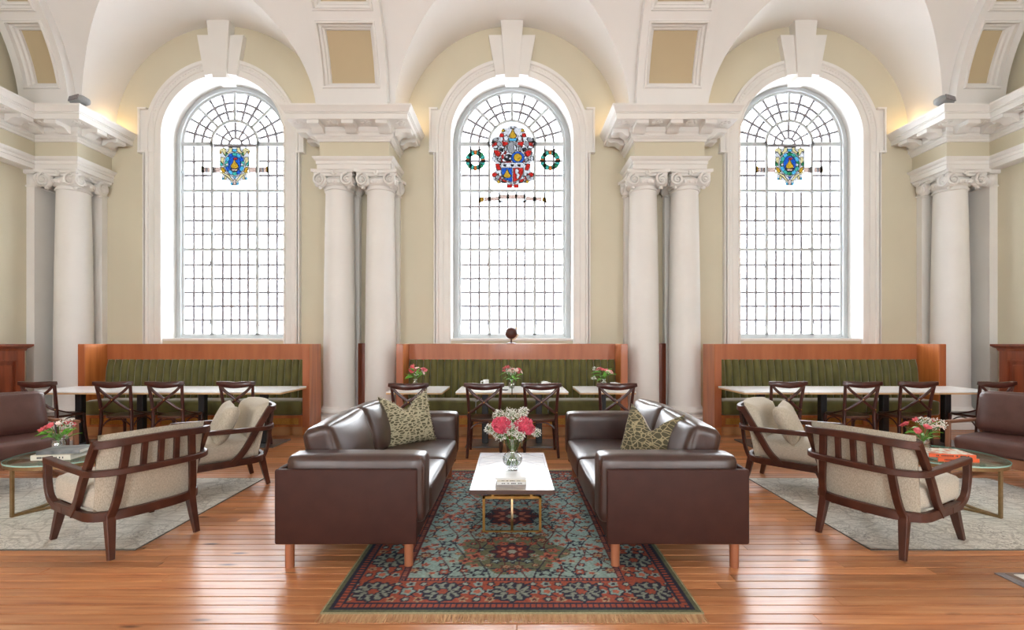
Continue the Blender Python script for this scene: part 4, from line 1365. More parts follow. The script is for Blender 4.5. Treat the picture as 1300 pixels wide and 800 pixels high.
spots = [(-1.235, CY, 0.02, 'cross back chair half hidden by the pale patterned pillow on the sofa'),
         (-0.333, CY, 0.0, 'cross back chair at the joined middle tables in front of the tall cup'),
         (0.350, CY, 0.0, 'cross back chair at the joined middle tables in front of the low cup'),
         (1.25, CY, -0.02, 'cross back chair by the second column pair, in front of flowers and a cup'),
         (-5.88, CY + 0.24, 0.0, 'cross back chair at the wall end of the west tables, behind the leather wood-framed sofa'),
         (-4.96, CY + 0.24, 0.05, 'second cross back chair from the panelled wall at the west tables'),
         (-4.31, CY + 0.24, 0.03, 'third cross back chair from the panelled wall at the west tables'),
         (-3.42, CY + 0.24, 0.0, 'cross back chair behind the linen armchair with pillow at the west tables'),
         (3.42, CY + 0.24, 0.0, 'cross back chair behind the linen armchair with pillow at the east tables'),
         (4.35, CY + 0.24, -0.03, 'third cross back chair from the panelled wall at the east tables'),
         (5.04, CY + 0.24, -0.03, 'second cross back chair from the panelled wall at the east tables'),
         (6.01, CY + 0.24, 0.0, 'cross back chair at the wall end of the east tables, behind the leather wood-framed sofa')]
for i, (x, y, rz, lab) in enumerate(spots):
    o = ch if i == 0 else copy_tree(ch)
    o.location = (x, y, 0); o.rotation_euler = (0, 0, rz); o['label'] = lab

# ------------------------------------------------------------------ the two leather sofas
def sofa(s_, label):
    """s_ = 1 faces +x (back towards -x); built about the sofa's centre"""
    t = thing('leather_sofa', label, 'sofa', (-s_ * 1.0, 3.88, 0), 0, 'pair of dark brown leather sofas')
    def bx(x0, x1, *r): return (min(s_ * x0, s_ * x1), max(s_ * x0, s_ * x1)) + r
    L = 1.0
    for y in (-L, L):
        a, b = (y, y + 0.032) if y < 0 else (y - 0.032, y)
        obj('side_panel', MB().rbox(*bx(-0.45, 0.42, a, b, 0.157, 0.615), 0.012, 3), M['shell'], t)
    obj('back_panel', MB().rbox(*bx(-0.45, -0.418, -L + 0.033, L - 0.033, 0.157, 0.615), 0.012, 3), M['shell'], t)
    obj('base', MB().rbox(*bx(-0.415, 0.41, -L + 0.034, L - 0.034, 0.16, 0.27), 0.012, 2), M['shell'], t)
    for k, y in enumerate((-L + 0.14, L - 0.14)):
        c = MB().cushion((0.865, 0.20, 0.425), 0.045, (0.0, 0.008, 0.004), 10, Matrix.Translation((s_ * 0.0275, y, 0.4775)), 0.003, k * 3.0)
        ar = obj('arm_pad', c, M['leather'], t, angle=80)
        yy = y - 0.088 if y < 0 else y + 0.088
        ps = MB().tube([(s_ * 0.445, yy + 0.012 * (1 if y < 0 else -1), 0.30), (s_ * 0.452, yy, 0.62), (s_ * 0.43, yy, 0.67)], 0.005, 5)
        obj('piping', ps, M['leather'], ar)
    for k in range(2):
        y = -0.375 + 0.75 * k
        c = MB().cushion((0.66, 0.742, 0.19), 0.035, (0.012, 0.0, 0.022), 12, Matrix.Translation((s_ * 0.13, y, 0.345)), 0.004, 5.0 + k)
        obj('seat_cushion', c, M['leather'], t, angle=80)
        mx = Matrix.Translation((s_ * -0.255, y, 0.625)) @ Matrix.Rotation(-s_ * math.radians(15), 4, 'Y') @ Matrix.Rotation(math.radians(2.0 * (1 - 2 * k)), 4, 'X')
        c = MB().cushion((0.19, 0.745, 0.43), 0.045, (0.06, 0.0, 0.016), 16, mx, 0.008, 11.0 + 4 * k + s_)
        obj('back_cushion', c, M['leather'], t, angle=80)
    for x in (-0.377, 0.36):
        for y in (-L + 0.05, L - 0.05):
            obj('leg', MB().lathe([(0.025, 0.0), (0.027, 0.002), (0.028, 0.16)], 16, (s_ * x, y, 0)), M['leg'], t)
    return t
sofa(1, 'dark brown leather sofa on the west side of the coffee table')
sofa(-1, 'dark brown leather sofa on the east side of the coffee table')

def pillow(name, label, mtl, w, h, th, mx, dent=0.0, back=None, group=None, fringe=None, n=22, ears=0.0):
    """knife-edged square cushion; front face towards local -y"""
    me = MB()
    front, bk = [], []
    for side, store in ((-1, front), (1, bk)):
        for i in range(n + 1):
            row = []
            for j in range(n + 1):
                u, v = 2 * i / n - 1, 2 * j / n - 1
                edge = (1 - u ** 4) * (1 - v ** 4)
                x = u * w / 2 * (1 - 0.07 * (1 - v * v) * abs(u) ** 3)
                z = v * h / 2 * (1 - 0.07 * (1 - u * u) * abs(v) ** 3)
                g = math.exp(-(u / 0.42) ** 2)
                z -= dent * g * max(0, (v + 0.3) / 1.3) ** 1.5
                z += ears * abs(u) ** 3 * max(0, v) ** 2
                d = th / 2 * edge ** 0.55
                d *= 1 - 0.55 * (dent / 0.14) * g * max(0, v)
                wr = 0.006 * noise.noise(Vector((u * 2.6, v * 2.6, side * 3 + w * 10)))
                row.append((x, side * (d + wr * edge) , z))
            store.append(row)
    strip(me, front); strip(me, bk)
    b = bpy.data.meshes.new(name)
    b.from_pydata(me.v, [], me.f)
    q = bmesh.new(); q.from_mesh(b)
    bmesh.ops.remove_doubles(q, verts=q.verts[:], dist=1e-4)
    bmesh.ops.recalc_face_normals(q, faces=q.faces[:])
    q.to_mesh(b); q.free()
    b.polygons.foreach_set('use_smooth', [True] * len(b.polygons))
    b.materials.append(mtl)
    if back:
        b.materials.append(back)
        for p in b.polygons:
            if p.center.y > 0.002: p.material_index = 1
    o = bpy.data.objects.new(name, b)
    COL.objects.link(o)
    o.matrix_world = mx
    tag(o, label, 'pillow', group)
    if fringe:
        f = MB()
        rnd_ = random.Random(9)
        for side in range(4):
            for k in range(46):
                u = -1 + 2 * (k + rnd_.random()) / 46
                e = 1 - 0.07 * (1 - u * u)
                if side < 2:
                    s1 = -1 if side == 0 else 1
                    x, z = s1 * w / 2 * e, u * h / 2
                    d = Vector((s1, 0, rnd_.uniform(-0.5, 0.5)))
                    if u > 0: z += ears * u ** 2
                else:
                    s1 = -1 if side == 2 else 1
                    x, z = u * w / 2, s1 * h / 2 * e
                    g = math.exp(-(u / 0.42) ** 2)
                    if s1 > 0: z -= dent * g; z += ears * abs(u) ** 3
                    d = Vector((rnd_.uniform(-0.5, 0.5), 0, s1))
                p0 = Vector((x, 0, z)); p1 = p0 + d * rnd_.uniform(0.010, 0.02) + Vector((0, rnd_.uniform(-0.006, 0.006), 0))
                f.tube([p0, p1], 0.0016, 3, up=(0, 1, 0))
        tag(obj('fringe', f, fringe, o), kind='stuff')
    return o
def pose(x, y, z, yaw, lean, roll=0.0):
    """yaw: heading of the front face's normal (degrees from -y, anticlockwise); lean back"""
    return Matrix.Translation((x, y, z)) @ Matrix.Rotation(math.radians(yaw), 4, 'Z') @ Matrix.Rotation(math.radians(-lean), 4, 'X') @ Matrix.Rotation(math.radians(roll), 4, 'Y')
M['pillow_fringe'] = mat('cream_fringe', srgb(196, 188, 160), srgb(210, 202, 178), 0.9)
pillow('throw_pillow', 'pale olive patterned pillow with cream fringe on the west leather sofa', M['leaf_pillow_a'], 0.50, 0.46, 0.17,
       pose(-0.975, 4.42, 0.655, 38, 14, -4), 0.115, None, 'patterned pillows', M['pillow_fringe'], ears=0.03)
pillow('throw_pillow', 'dark olive leaf print pillow, back coloured pale as window-lit, on the east leather sofa', M['leaf_pillow_b'], 0.48, 0.44, 0.17,
       pose(1.03, 3.55, 0.64, -52, 16, 4), 0.12, M['linen_seat'], 'patterned pillows', None, ears=0.04)  # paler back face: window light put into the colour

# ------------------------------------------------------------------ coffee table
def clip_poly(poly, x0, x1, y0, y1):
    def cl(p, f, inter):
        out = []
        for i in range(len(p)):
            a, b = p[i], p[(i + 1) % len(p)]
            if f(a): out.append(a)
            if f(a) != f(b): out.append(inter(a, b))
        return out
    def ix(v): return lambda a, b: (v, a[1] + (b[1] - a[1]) * (v - a[0]) / (b[0] - a[0]))
    def iy(v): return lambda a, b: (a[0] + (b[0] - a[0]) * (v - a[1]) / (b[1] - a[1]), v)
    for f, i_ in ((lambda p: p[0] >= x0, ix(x0)), (lambda p: p[0] <= x1, ix(x1)), (lambda p: p[1] >= y0, iy(y0)), (lambda p: p[1] <= y1, iy(y1))):
        if len(poly) < 3: return []
        poly = cl(poly, f, i_)
    return poly
def coffee_table():
    t = thing('coffee_table', 'low coffee table with chevron wood top and gold frame on the persian rug', 'table', (0, 3.85, 0))
    hw, hl, z0, z1 = 0.295, 0.55, 0.326, 0.36
    top = MB().rbox(-hw, hw, -hl, hl, z0, z1 - 0.004, 0.003, 1)
    tp = obj('tabletop', top, M['table_edge'], t, smooth=False)
    b = 0.018
    for (a0, a1, b0, b1) in ((-hw, hw, -hl, -hl + b), (-hw, hw, hl - b, hl), (-hw, -hw + b, -hl + b, hl - b), (hw - b, hw, -hl + b, hl - b)):
        obj('edge_strip', MB().box(a0, a1, b0, b1, z1 - 0.005, z1 - 0.0005), M['parquet'], tp, smooth=False)
    for half in range(2):
        x0, x1 = ((-hw + b, 0) if half == 0 else (0, hw - b))
        sg = 1 if half == 0 else -1
        pitch = 0.092
        k = -6
        while k < 18:
            # strip of constant (y - sg*x) offset
            c0 = -hl - 0.3 + k * pitch; c1 = c0 + pitch
            poly = [(x0, c0 + sg * (x0)), (x1, c0 + sg * (x1)), (x1, c1 + sg * (x1)), (x0, c1 + sg * (x0))]
            q = clip_poly(poly, x0 + 0.0008, x1 - 0.0008, -hl + b + 0.0008, hl - b - 0.0008)
            if len(q) >= 3:
                cx = sum(p[0] for p in q) / len(q); cy = sum(p[1] for p in q) / len(q)
                q = [(cx + (p[0] - cx) * 0.985, cy + (p[1] - cy) * 0.985) for p in q]
                obj('chevron_strip', MB().prism(q, z1 - 0.005, z1 - 0.0002 - 0.0006 * ((k * 7) % 3 == 0), 'xy'), M['parquet'], tp, smooth=False)
            k += 1
    g = 0.009
    for y in (-0.41, 0.41):
        path = [(-0.205, y, g), (-0.205, y, 0.262), (0.205, y, 0.262), (0.205, y, g)]
        fr = MB()
        for p, q in zip(path, path[1:] + path[:1]):
            x0, x1 = sorted((p[0], q[0])); zz0, zz1 = sorted((p[2], q[2]))
            fr.box(x0 - g, x1 + g, y - g, y + g, zz0 - g, zz1 + g)
        obj('gold_loop', fr, M['gold'], t, smooth=False)
        for x in (-0.14, 0.14):
            obj('post', MB().box(x - g, x + g, y - g, y + g, 0.271, z0), M['gold'], t, smooth=False)
    obj('floor_bar', MB().box(-g, g, -0.40, 0.40, 0, 2 * g), M['gold'], t, smooth=False)
    obj('top_bar', MB().box(-g, g, -0.40, 0.40, 0.253, 0.271), M['gold'], t, smooth=False)
    return t
coffee_table()

# ------------------------------------------------------------------ linen armchairs
def bow(z, hw, ym, ys, yf, n=9, pw=2.6):
    """U-shaped path in plan: from the front of one side, round the back, to the other front"""
    pts = []
    for i in range(-n, n + 1):
        u = i / n
        pts.append((hw * math.copysign(1 - (1 - abs(u)) ** 1.55, u), ym + (ys - ym) * abs(u) ** pw, z))
    if yf is not None:
        k = 5
        pre = [(-hw, yf + (ys - yf) * j / k, z) for j in range(k)]
        pts = pre + pts + [(-p[0], p[1], p[2]) for p in reversed(pre)]
    return pts
def make_armchair():
    t = thing('linen_armchair', 'x', 'armchair', (0, 0, 0), 0, 'linen lounge armchairs')
    W = M['walnut']
    # top rail
    path = [(x, y, z + 0.012 * (1 - (x / 0.33) ** 2)) for (x, y, z) in bow(0.742, 0.332, -0.450, -0.372, None)]
    obj('top_rail', MB().rail(path, 0.036, 0.048, c=0.2), W, t, angle=32)
    # arm rail: runs from arm front round behind the back
    path = bow(0.562, 0.350, -0.438, -0.29, 0.31)
    path = [(x, y, 0.560 + 0.018 * max(0, (y + 0.27) / 0.58)) for (x, y, z) in path]
    sc_ = [(1.25 if p[1] > -0.1 else 1.0, 1.0) for p in path]
    obj('arm_rail', MB().rail(path, 0.040, 0.040, c=0.22, scale=sc_), W, t, angle=32)
    # bottom frame
    path = bow(0.268, 0.325, -0.36, -0.20, 0.27)
    obj('seat_rail', MB().rail(path, 0.036, 0.060, c=0.2), W, t, angle=32)
    obj('front_rail', MB().rail([(-0.325, 0.27, 0.262), (0.325, 0.27, 0.262)], 0.03, 0.05, c=0.22), W, t, angle=32)
    for s_ in (-1, 1):
        # arm front dropping in a round corner into the seat rail
        path = bez([(s_ * 0.343, 0.29, 0.582), (s_ * 0.343, 0.322, 0.55), (s_ * 0.342, 0.325, 0.43), (s_ * 0.336, 0.30, 0.32), (s_ * 0.326, 0.22, 0.27), (s_ * 0.325, 0.10, 0.262)], 5)
        obj('arm_front', MB().rail(path, 0.044, 0.040, up=(s_, 0, 0), c=0.2), W, t, angle=32)
        # raked side post from seat rail to the end of the top rail
        path = bez([(s_ * 0.330, -0.03, 0.255), (s_ * 0.336, -0.13, 0.36), (s_ * 0.338, -0.225, 0.52), (s_ * 0.330, -0.37, 0.756)], 5)
        obj('side_post', MB().rail(path, 0.052, 0.034, up=(s_, 0, 0), c=0.2), W, t, angle=32)
        path = bez([(s_ * 0.245, -0.325, 0.245), (s_ * 0.228, -0.375, 0.36), (s_ * 0.208, -0.408, 0.55), (s_ * 0.192, -0.432, 0.74)], 4)
        obj('long_slat', MB().rail(path, 0.044, 0.026, up=(0, -1, 0), c=0.2), W, t, angle=32)
        # legs
        for (x0, y0, x1, y1) in ((0.256, -0.375, 0.240, -0.315), (0.300, 0.375, 0.292, 0.245)):
            path = [(s_ * x0, y0, 0.0), (s_ * (x0 + x1) / 2, (y0 + y1) / 2, 0.13), (s_ * x1, y1, 0.275)]
            lg = obj('leg', MB().rail(path, 0.054, 0.058, up=(0, 1, 0), c=0.16, scale=[0.62, 0.82, 1.0]), W, t, angle=32)
    for x in (-0.095, 0.0, 0.095):
        yy = -0.430 + 0.05 * (abs(x) / 0.33) ** 2
        obj('short_slat', MB().rail([(x * 1.04, yy + 0.008, 0.56), (x, yy - 0.012, 0.742)], 0.034, 0.022, up=(0, -1, 0), c=0.2), W, t, angle=32)
    # seat cushion
    c = MB().cushion((0.635, 0.60, 0.175), 0.05, (0.004, 0.012, 0.022), 10, Matrix.Translation((0, 0.025, 0.378)), 0.003)
    for i, p in enumerate(c.v):
        if p[1] < 0: c.v[i] = (p[0] * (1 + 0.28 * p[1]), p[1], p[2])
    seat = obj('seat_cushion', c, M['linen_seat'], t, angle=80)
    # upholstered back, bowed like the rails
    n, m = 20, 14
    fr, bk = [], []
    for j in range(m + 1):
        v = j / m
        z = 0.285 + (0.80 - 0.285) * v
        f, b = [], []
        for i in range(n + 1):
            u = 2 * i / n - 1
            hw = 0.316 - 0.012 * (1 - v)
            yb = -0.318 - 0.100 * v + 0.06 * abs(u) ** 2.6
            th = 0.165 * (1 - 0.2 * v) * (1 - abs(u) ** 7) ** 0.5 * (1 - (2 * v - 1) ** 10) ** 0.5
            crown = 0.012 * (1 - u * u) * v ** 6
            f.append((u * hw, yb + th, z + crown)); b.append((u * hw, yb, z + crown))
        fr.append(f); bk.append(b)
    mb = MB(); strip(mb, fr); strip(mb, bk)
    me = mb.mesh('back_cushion', True, 80, weld=True)
    obj('back_cushion', me, M['linen'], t)
    return t
ac = make_armchair()
def yaw_of(fx, fy): return math.atan2(-fx, fy)
arm_spots = [(-2.754, 3.406, yaw_of(-0.877, 0.479), 'linen armchair with walnut slats, back turned to the viewer, beside the west sofa'),
             (-2.83, 4.54, yaw_of(-0.707, -0.707), 'linen armchair with a plain pillow, beside the west glass table and long tables'),
             (2.685, 3.40, yaw_of(0.877, 0.479), 'linen armchair with walnut slats, back turned to the viewer, beside the east sofa'),
             (2.72, 4.54, yaw_of(0.707, -0.707), 'linen armchair with a plain pillow, beside the east glass table and long tables')]
for i, (x, y, rz, lab) in enumerate(arm_spots):
    o = ac if i == 0 else copy_tree(ac)
    o.location = (x, y, 0.008 if i in (0, 2) else 0.006); o.rotation_euler = (0, 0, rz); o['label'] = lab
pillow('linen_pillow', 'plain oatmeal pillow on the armchair near the west tables', M['linen'], 0.40, 0.38, 0.15, pose(-2.715, 4.455, 0.635, -48, 24, 5), 0.02, None, 'plain linen pillows')
pillow('linen_pillow', 'plain oatmeal pillow on the armchair near the east tables', M['linen'], 0.40, 0.38, 0.15, pose(2.605, 4.455, 0.635, 48, 24, -5), 0.02, None, 'plain linen pillows')

# ------------------------------------------------------------------ wood-framed leather sofas at the sides
def side_sofa(s_, label):
    """front corner by the long tables at local (0, 0); x runs along the seat front towards the viewer, y goes back"""
    L, D = 1.45, 0.78
    ox, oy = s_ * 4.40, 4.78
    dx, dy = s_ * 0.41, -0.912          # along the front
    bx_, by_ = s_ * 0.912, 0.41         # towards the back
    t = thing('wood_framed_sofa', label, 'sofa', (ox, oy, 0.009), 0, 'leather sofas with wooden arms')
    def P(a, b, z): return (a * dx + b * bx_, a * dy + b * by_, z)
    mxb = Matrix(((dx, bx_, 0, 0), (dy, by_, 0, 0), (0, 0, 1, 0), (0, 0, 0, 1)))
    B = M['beech']
    for a in (0.0, L):
        obj('arm_rail', MB().rail([P(a, -0.01, 0.575), P(a, 0.74, 0.555)], 0.05, 0.03, c=0.4), B, t)
        obj('front_post', MB().rail([P(a, 0.02, 0.0), P(a, 0.02, 0.56)], 0.04, 0.035, up=(bx_, by_, 0), c=0.3), B, t)
        obj('rear_post', MB().rail([P(a, 0.72, 0.0), P(a, 0.72, 0.56)], 0.04, 0.035, up=(bx_, by_, 0), c=0.3), B, t)
        obj('floor_runner', MB().rail([P(a, 0.0, 0.02), P(a, 0.74, 0.02)], 0.04, 0.035, c=0.3), B, t)
    obj('front_rail', MB().rail([P(0, 0.03, 0.255), P(L, 0.03, 0.255)], 0.03, 0.09, c=0.25), B, t)
    obj('rear_rail', MB().rail([P(0, 0.70, 0.255), P(L, 0.70, 0.255)], 0.03, 0.09, c=0.25), B, t)
    obj('back_rail', MB().rail([P(0, 0.73, 0.60), P(L, 0.73, 0.60)], 0.03, 0.07, c=0.25), B, t)
    w = (L - 0.08) / 2
    for k in range(2):
        a = 0.04 + w * (k + 0.5)
        sc_ = MB().cushion((w - 0.005, 0.66, 0.155), 0.05, (0, 0.01, 0.015), 10, mxb @ Matrix.Translation((a, 0.32, 0.375)), 0.003, k)
        obj('seat_cushion', sc_, M['side_leather'], t, angle=80)
        mx = mxb @ Matrix.Translation((a, 0.51, 0.665)) @ Matrix.Rotation(math.radians(-13), 4, 'X')
        bc = MB().cushion((w - 0.01, 0.15, 0.42), 0.06, (0, 0.03, 0.008), 10, mx, 0.004, 3.0 + k)
        obj('back_cushion', bc, M['side_leather'], t, angle=80)
    return t
side_sofa(-1, 'plum brown leather sofa with wooden arms by the west panelling, behind the round glass table')
side_sofa(1, 'plum brown leather sofa with wooden arms by the east panelling, behind the round glass table')

# ------------------------------------------------------------------ round glass tables
def glass_table(s_, x, y, label):
    t = thing('round_glass_table', label, 'table', (x, y, 0.008), 0, 'round glass coffee tables')
    R = 0.425
    obj('glass_top', MB().lathe([(0.0, 0.400), (R - 0.004, 0.400), (R, 0.403), (R, 0.409), (R - 0.004, 0.412), (0.0, 0.412)], 56, cap=False), M['table_glass'], t)
    obj('glass_edge', MB().lathe([(R - 0.002, 0.4005), (R + 0.0015, 0.402), (R + 0.0015, 0.410), (R - 0.002, 0.4115)], 56, cap=False), M['glass_rim'], t)
    obj('rim', MB().lathe([(R - 0.035, 0.372), (R - 0.004, 0.372), (R - 0.004, 0.399), (R - 0.035, 0.399), (R - 0.035, 0.372)], 56, cap=False), M['bronze'], t, angle=30)
    angs = [math.radians(q) for q in ((253, 13, 133) if s_ < 0 else (287, 167, 47))]
    pts = [((R - 0.02) * math.cos(a), (R - 0.02) * math.sin(a)) for a in angs]
    for (px, py), a in zip(pts, angs):
        obj('leg', MB().rail([(px, py, 0.0), (px, py, 0.372)], 0.030, 0.018, up=(math.cos(a), math.sin(a), 0), c=0.2), M['bronze'], t, smooth=False)
    for i in range(3):
        p, q = pts[i], pts[(i + 1) % 3]
        mid = ((p[0] + q[0]) * 0.12, (p[1] + q[1]) * 0.12)
        path = [(p[0] * (1 - u) ** 2 + 2 * mid[0] * u * (1 - u) + q[0] * u * u, p[1] * (1 - u) ** 2 + 2 * mid[1] * u * (1 - u) + q[1] * u * u, 0.010) for u in [k / 14 for k in range(15)]]
        obj('floor_bar', MB().rail(path, 0.024, 0.02, c=0.2), M['bronze'], t, angle=50)
    return t
GL = (-3.83, 4.12)
GRT = (3.72, 4.10)
glass_table(-1, GL[0], GL[1], 'round glass table with bronze frame holding grey and cream books, west side')
glass_table(1, GRT[0], GRT[1], 'round glass table with bronze frame holding orange and green books, east side')

# ------------------------------------------------------------------ rugs
def persian_rug():
    W2, LN = 0.975, 2.66
    res = 0.0075
    nx, ny = int(2 * W2 / res) + 1, int(LN / res) + 1
    x = np.linspace(-W2, W2, nx); y = np.linspace(0, LN, ny)
    X, Y = np.meshgrid(x, y)
    d = np.minimum(np.minimum(W2 - np.abs(X), Y), LN - Y)
    col = np.zeros(X.shape + (3,))
    def put(mask, c): col[mask] = c
    S = lambda r, g, b: np.array(srgb(r, g, b))
    teal, pale, rust, navy, maroon, tan, olive, salmon = S(134, 156, 148), S(148, 156, 142), S(152, 72, 52), S(34, 36, 54), S(84, 34, 38), S(164, 138, 106), S(100, 102, 76), S(176, 98, 76)
    rs = np.random.RandomState(4)
    # ground
    put(d >= 0, olive * 0.95)
    put((d > 0.028) & (d <= 0.05), navy)
    put((d > 0.05) & (d <= 0.078), rust)
    per = np.where(np.minimum(Y, LN - Y) < (W2 - np.abs(X)), X, Y)
    put((d > 0.05) & (d <= 0.078) & (np.sin(per * 2 * np.pi / 0.03) > 0.1), navy)
    put((d > 0.078) & (d <= 0.092), navy)
    put((d > 0.092) & (d <= 0.318), rust)
    put((d > 0.318) & (d <= 0.328), navy)
    put((d > 0.328) & (d <= 0.350), salmon)
    put((d > 0.328) & (d <= 0.350) & (np.sin(per * 2 * np.pi / 0.024) > 0.1), navy)
    put((d > 0.350) & (d <= 0.360), maroon)
    field = d > 0.360
    put(field, teal)
    # olive glow round the two medallions
    for my in (0.70, LN - 0.70):
        r = np.hypot(X / 1.25, Y - my)
        m = field & (r < 0.28 + 0.03 * np.cos(7 * np.arctan2(Y - my, X)))
        put(m, olive)
    def rosette(cx, cy, R, cols, lobes=8, mask=None, ph=0.0, ax=1.0):
        dx, dy = (X - cx) / ax, Y - cy
        r = np.hypot(dx, dy); a = np.arctan2(dy, dx) + ph
        base = (mask if mask is not None else True)
        for (k, c, l, am) in cols:
            put((r < R * k * (1 + am * np.cos(l * a))) & base, c)
    big = [(1.0, navy, 12, 0.06), (0.84, pale * 0.75, 12, 0.12), (0.66, navy, 9, 0.30), (0.50, pale * 0.7, 7, 0.22), (0.34, navy, 6, 0.2), (0.24, rust, 6, 0.15)]
    small = [(1.0, navy, 5, 0.15), (0.78, teal, 5, 0.18), (0.42, salmon, 5, 0.1)]
    bm_ = (d > 0.094) & (d <= 0.316)
    cpos = []
    for q in range(-2, 3):
        for yy in (0.205, LN - 0.205): cpos.append((q * 0.385, yy))
    for q in range(1, 6):
        yy = 0.205 + q * (LN - 0.41) / 6
        for s_ in (-1, 1): cpos.append((s_ * 0.77, yy))
    # scroll stems and buds in the border
    for s_, ax_, off in ((0, X, Y), (1, X, LN - Y)):
        put(bm_ & (np.minimum(Y, LN - Y) < W2 - np.abs(X)) & (np.abs(off - 0.205 - 0.075 * np.sin(X * 2 * np.pi / 0.385)) < 0.008), navy)
    put(bm_ & (np.minimum(Y, LN - Y) >= W2 - np.abs(X)) & (np.abs(W2 - np.abs(X) - 0.205 - 0.075 * np.sin(Y * 2 * np.pi / 0.373)) < 0.008), navy)
    for (cx, cy) in cpos:
        horiz = (cy < 0.3 or cy > LN - 0.3)
        for k in range(-2, 3):
            for side in (-0.08, 0.0, 0.08):
                if k == 0: continue
                ox, oy = (k * 0.065 + 0.13 * (1 if k > 0 else -1) * 0.0, side)
                px, py = (cx + (0.12 + 0.07 * (abs(k) - 1)) * (1 if k > 0 else -1), cy + side) if horiz else (cx + side, cy + (0.12 + 0.07 * (abs(k) - 1)) * (1 if k > 0 else -1))
                cc = [[(1.0, navy, 5, 0.2), (0.6, pale, 5, 0.2)], [(1.0, teal, 5, 0.2), (0.5, navy, 4, 0.2)], [(1.0, tan, 5, 0.25), (0.55, maroon, 5, 0.2)]][(abs(k) + int(side * 25)) % 3]
                rosette(px, py, 0.023, cc, mask=bm_, ph=k)
        for k in (-1, 1):
            px, py = (cx + k * 0.1925, cy) if horiz else (cx, cy + k * 0.187)
            rosette(px, py, 0.046, small, mask=bm_)
    for (cx, cy) in cpos: rosette(cx, cy, 0.103, big, mask=bm_, ax=1.12)
    # field: vines and mirrored blossoms
    ax_ = np.abs(X)
    for k in range(7):
        ph = k * 1.3
        put(field & (np.abs(ax_ - (0.09 + 0.085 * k) - 0.045 * np.sin(Y * (9 + k) + ph)) < 0.0055), navy if k % 2 else maroon)
    for k in range(11):
        put(field & (np.abs(Y - 0.42 - 0.185 * k - 0.05 * np.sin(ax_ * 14 + k)) < 0.005), maroon if k % 2 else navy)
    pal = [[(1.0, navy, 6, 0.25), (0.66, rust, 6, 0.25), (0.3, pale, 5, 0.1)], [(1.0, rust, 5, 0.3), (0.6, salmon, 5, 0.3), (0.28, navy, 5, 0.1)],
           [(1.0, maroon, 6, 0.25), (0.62, tan, 6, 0.2), (0.3, rust, 5, 0.1)], [(1.0, navy, 5, 0.35), (0.55, teal, 5, 0.2)], [(1.0, pale, 7, 0.25), (0.5, rust, 5, 0.2)],
           [(1.0, salmon, 4, 0.4), (0.5, maroon, 4, 0.3)]]
    gy = 0.43
    r_i = 0
    while gy < LN / 2 + 0.03:
        gx = 0.0 if r_i % 2 == 0 else 0.05
        while gx < 0.60:
            px, py = gx + rs.uniform(-0.018, 0.018) * (gx > 0), gy + rs.uniform(-0.02, 0.02)
            R = rs.choice([0.020, 0.028, 0.036], p=[0.45, 0.35, 0.2])
            c = pal[rs.randint(len(pal))]; ph = rs.uniform(0, 6)
            for yy in (py, LN - py):
                rosette(px, yy, R, c, mask=field, ph=ph, ax=1.25)
                if gx > 0: rosette(-px, yy, R, c, mask=field, ph=PI - ph, ax=1.25)
            gx += 0.098
        gy += 0.076; r_i += 1
    med = [(1.0, navy, 8, 0.14), (0.86, maroon, 8, 0.18), (0.58, salmon, 8, 0.25), (0.42, maroon, 6, 0.2), (0.22, pale, 6, 0.1)]
    for my in (0.70, LN - 0.70): rosette(0, my, 0.115, med, mask=field, ax=1.2)
    for my in (LN / 2,): rosette(0, my, 0.17, med, mask=field, ax=1.2)
    col *= (0.93 + 0.14 * rs.rand(*X.shape))[..., None]
    Z = 0.011 + 0.0008 * rs.rand(*X.shape)
    V = np.stack([X, Y, Z], -1).reshape(-1, 3)
    idx = np.arange(nx * ny).reshape(ny, nx)
    F = np.stack([idx[:-1, :-1], idx[:-1, 1:], idx[1:, 1:], idx[1:, :-1]], -1).reshape(-1, 4)
    me = bpy.data.meshes.new('persian_rug')
    me.from_pydata(V.tolist(), [], F.tolist())
    at = me.color_attributes.new('pile', 'FLOAT_COLOR', 'POINT')
    at.data.foreach_set('color', np.concatenate([col.reshape(-1, 3), np.ones((nx * ny, 1))], 1).astype(np.float32).ravel())
    me.materials.append(M['persian'])
    t = thing('persian_rug', 'red and teal floral rug with fringe under the coffee table', 'rug', (0.0, 2.415, 0))
    o = obj('pile', me, None, t)
    eb = MB()
    eb.box(-W2 - 0.006, -W2 + 0.004, 0, LN, 0, 0.012).box(W2 - 0.004, W2 + 0.006, 0, LN, 0, 0.012).box(-W2, W2, -0.012, 0.004, 0, 0.012).box(-W2, W2, LN - 0.004, LN + 0.012, 0, 0.012)
    obj('binding', eb, mat('pale_rug_binding', srgb(150, 142, 108), srgb(172, 162, 126), 0.9, (90, 90, 9)), t, smooth=False)
    f = MB()
    rn = random.Random(3)
    for end in (0, 1):
        for k in range(620):
            xx = -W2 + 2 * W2 * (k + rn.random() * 0.6) / 620
            ln = rn.uniform(0.045, 0.07)
            y0 = -0.010 if end == 0 else LN + 0.010
            sg = -1 if end == 0 else 1
            j = rn.uniform(-0.014, 0.014)
            f.rail([(xx, y0, 0.009), (xx + j * 0.4, y0 + sg * ln * 0.5, 0.005 + rn.random() * 0.003), (xx + j, y0 + sg * ln, 0.003)], 0.0042, 0.0034, c=0.3)
    tag(obj('fringe', f, M['fringe'], t, smooth=False), kind='stuff')
persian_rug()

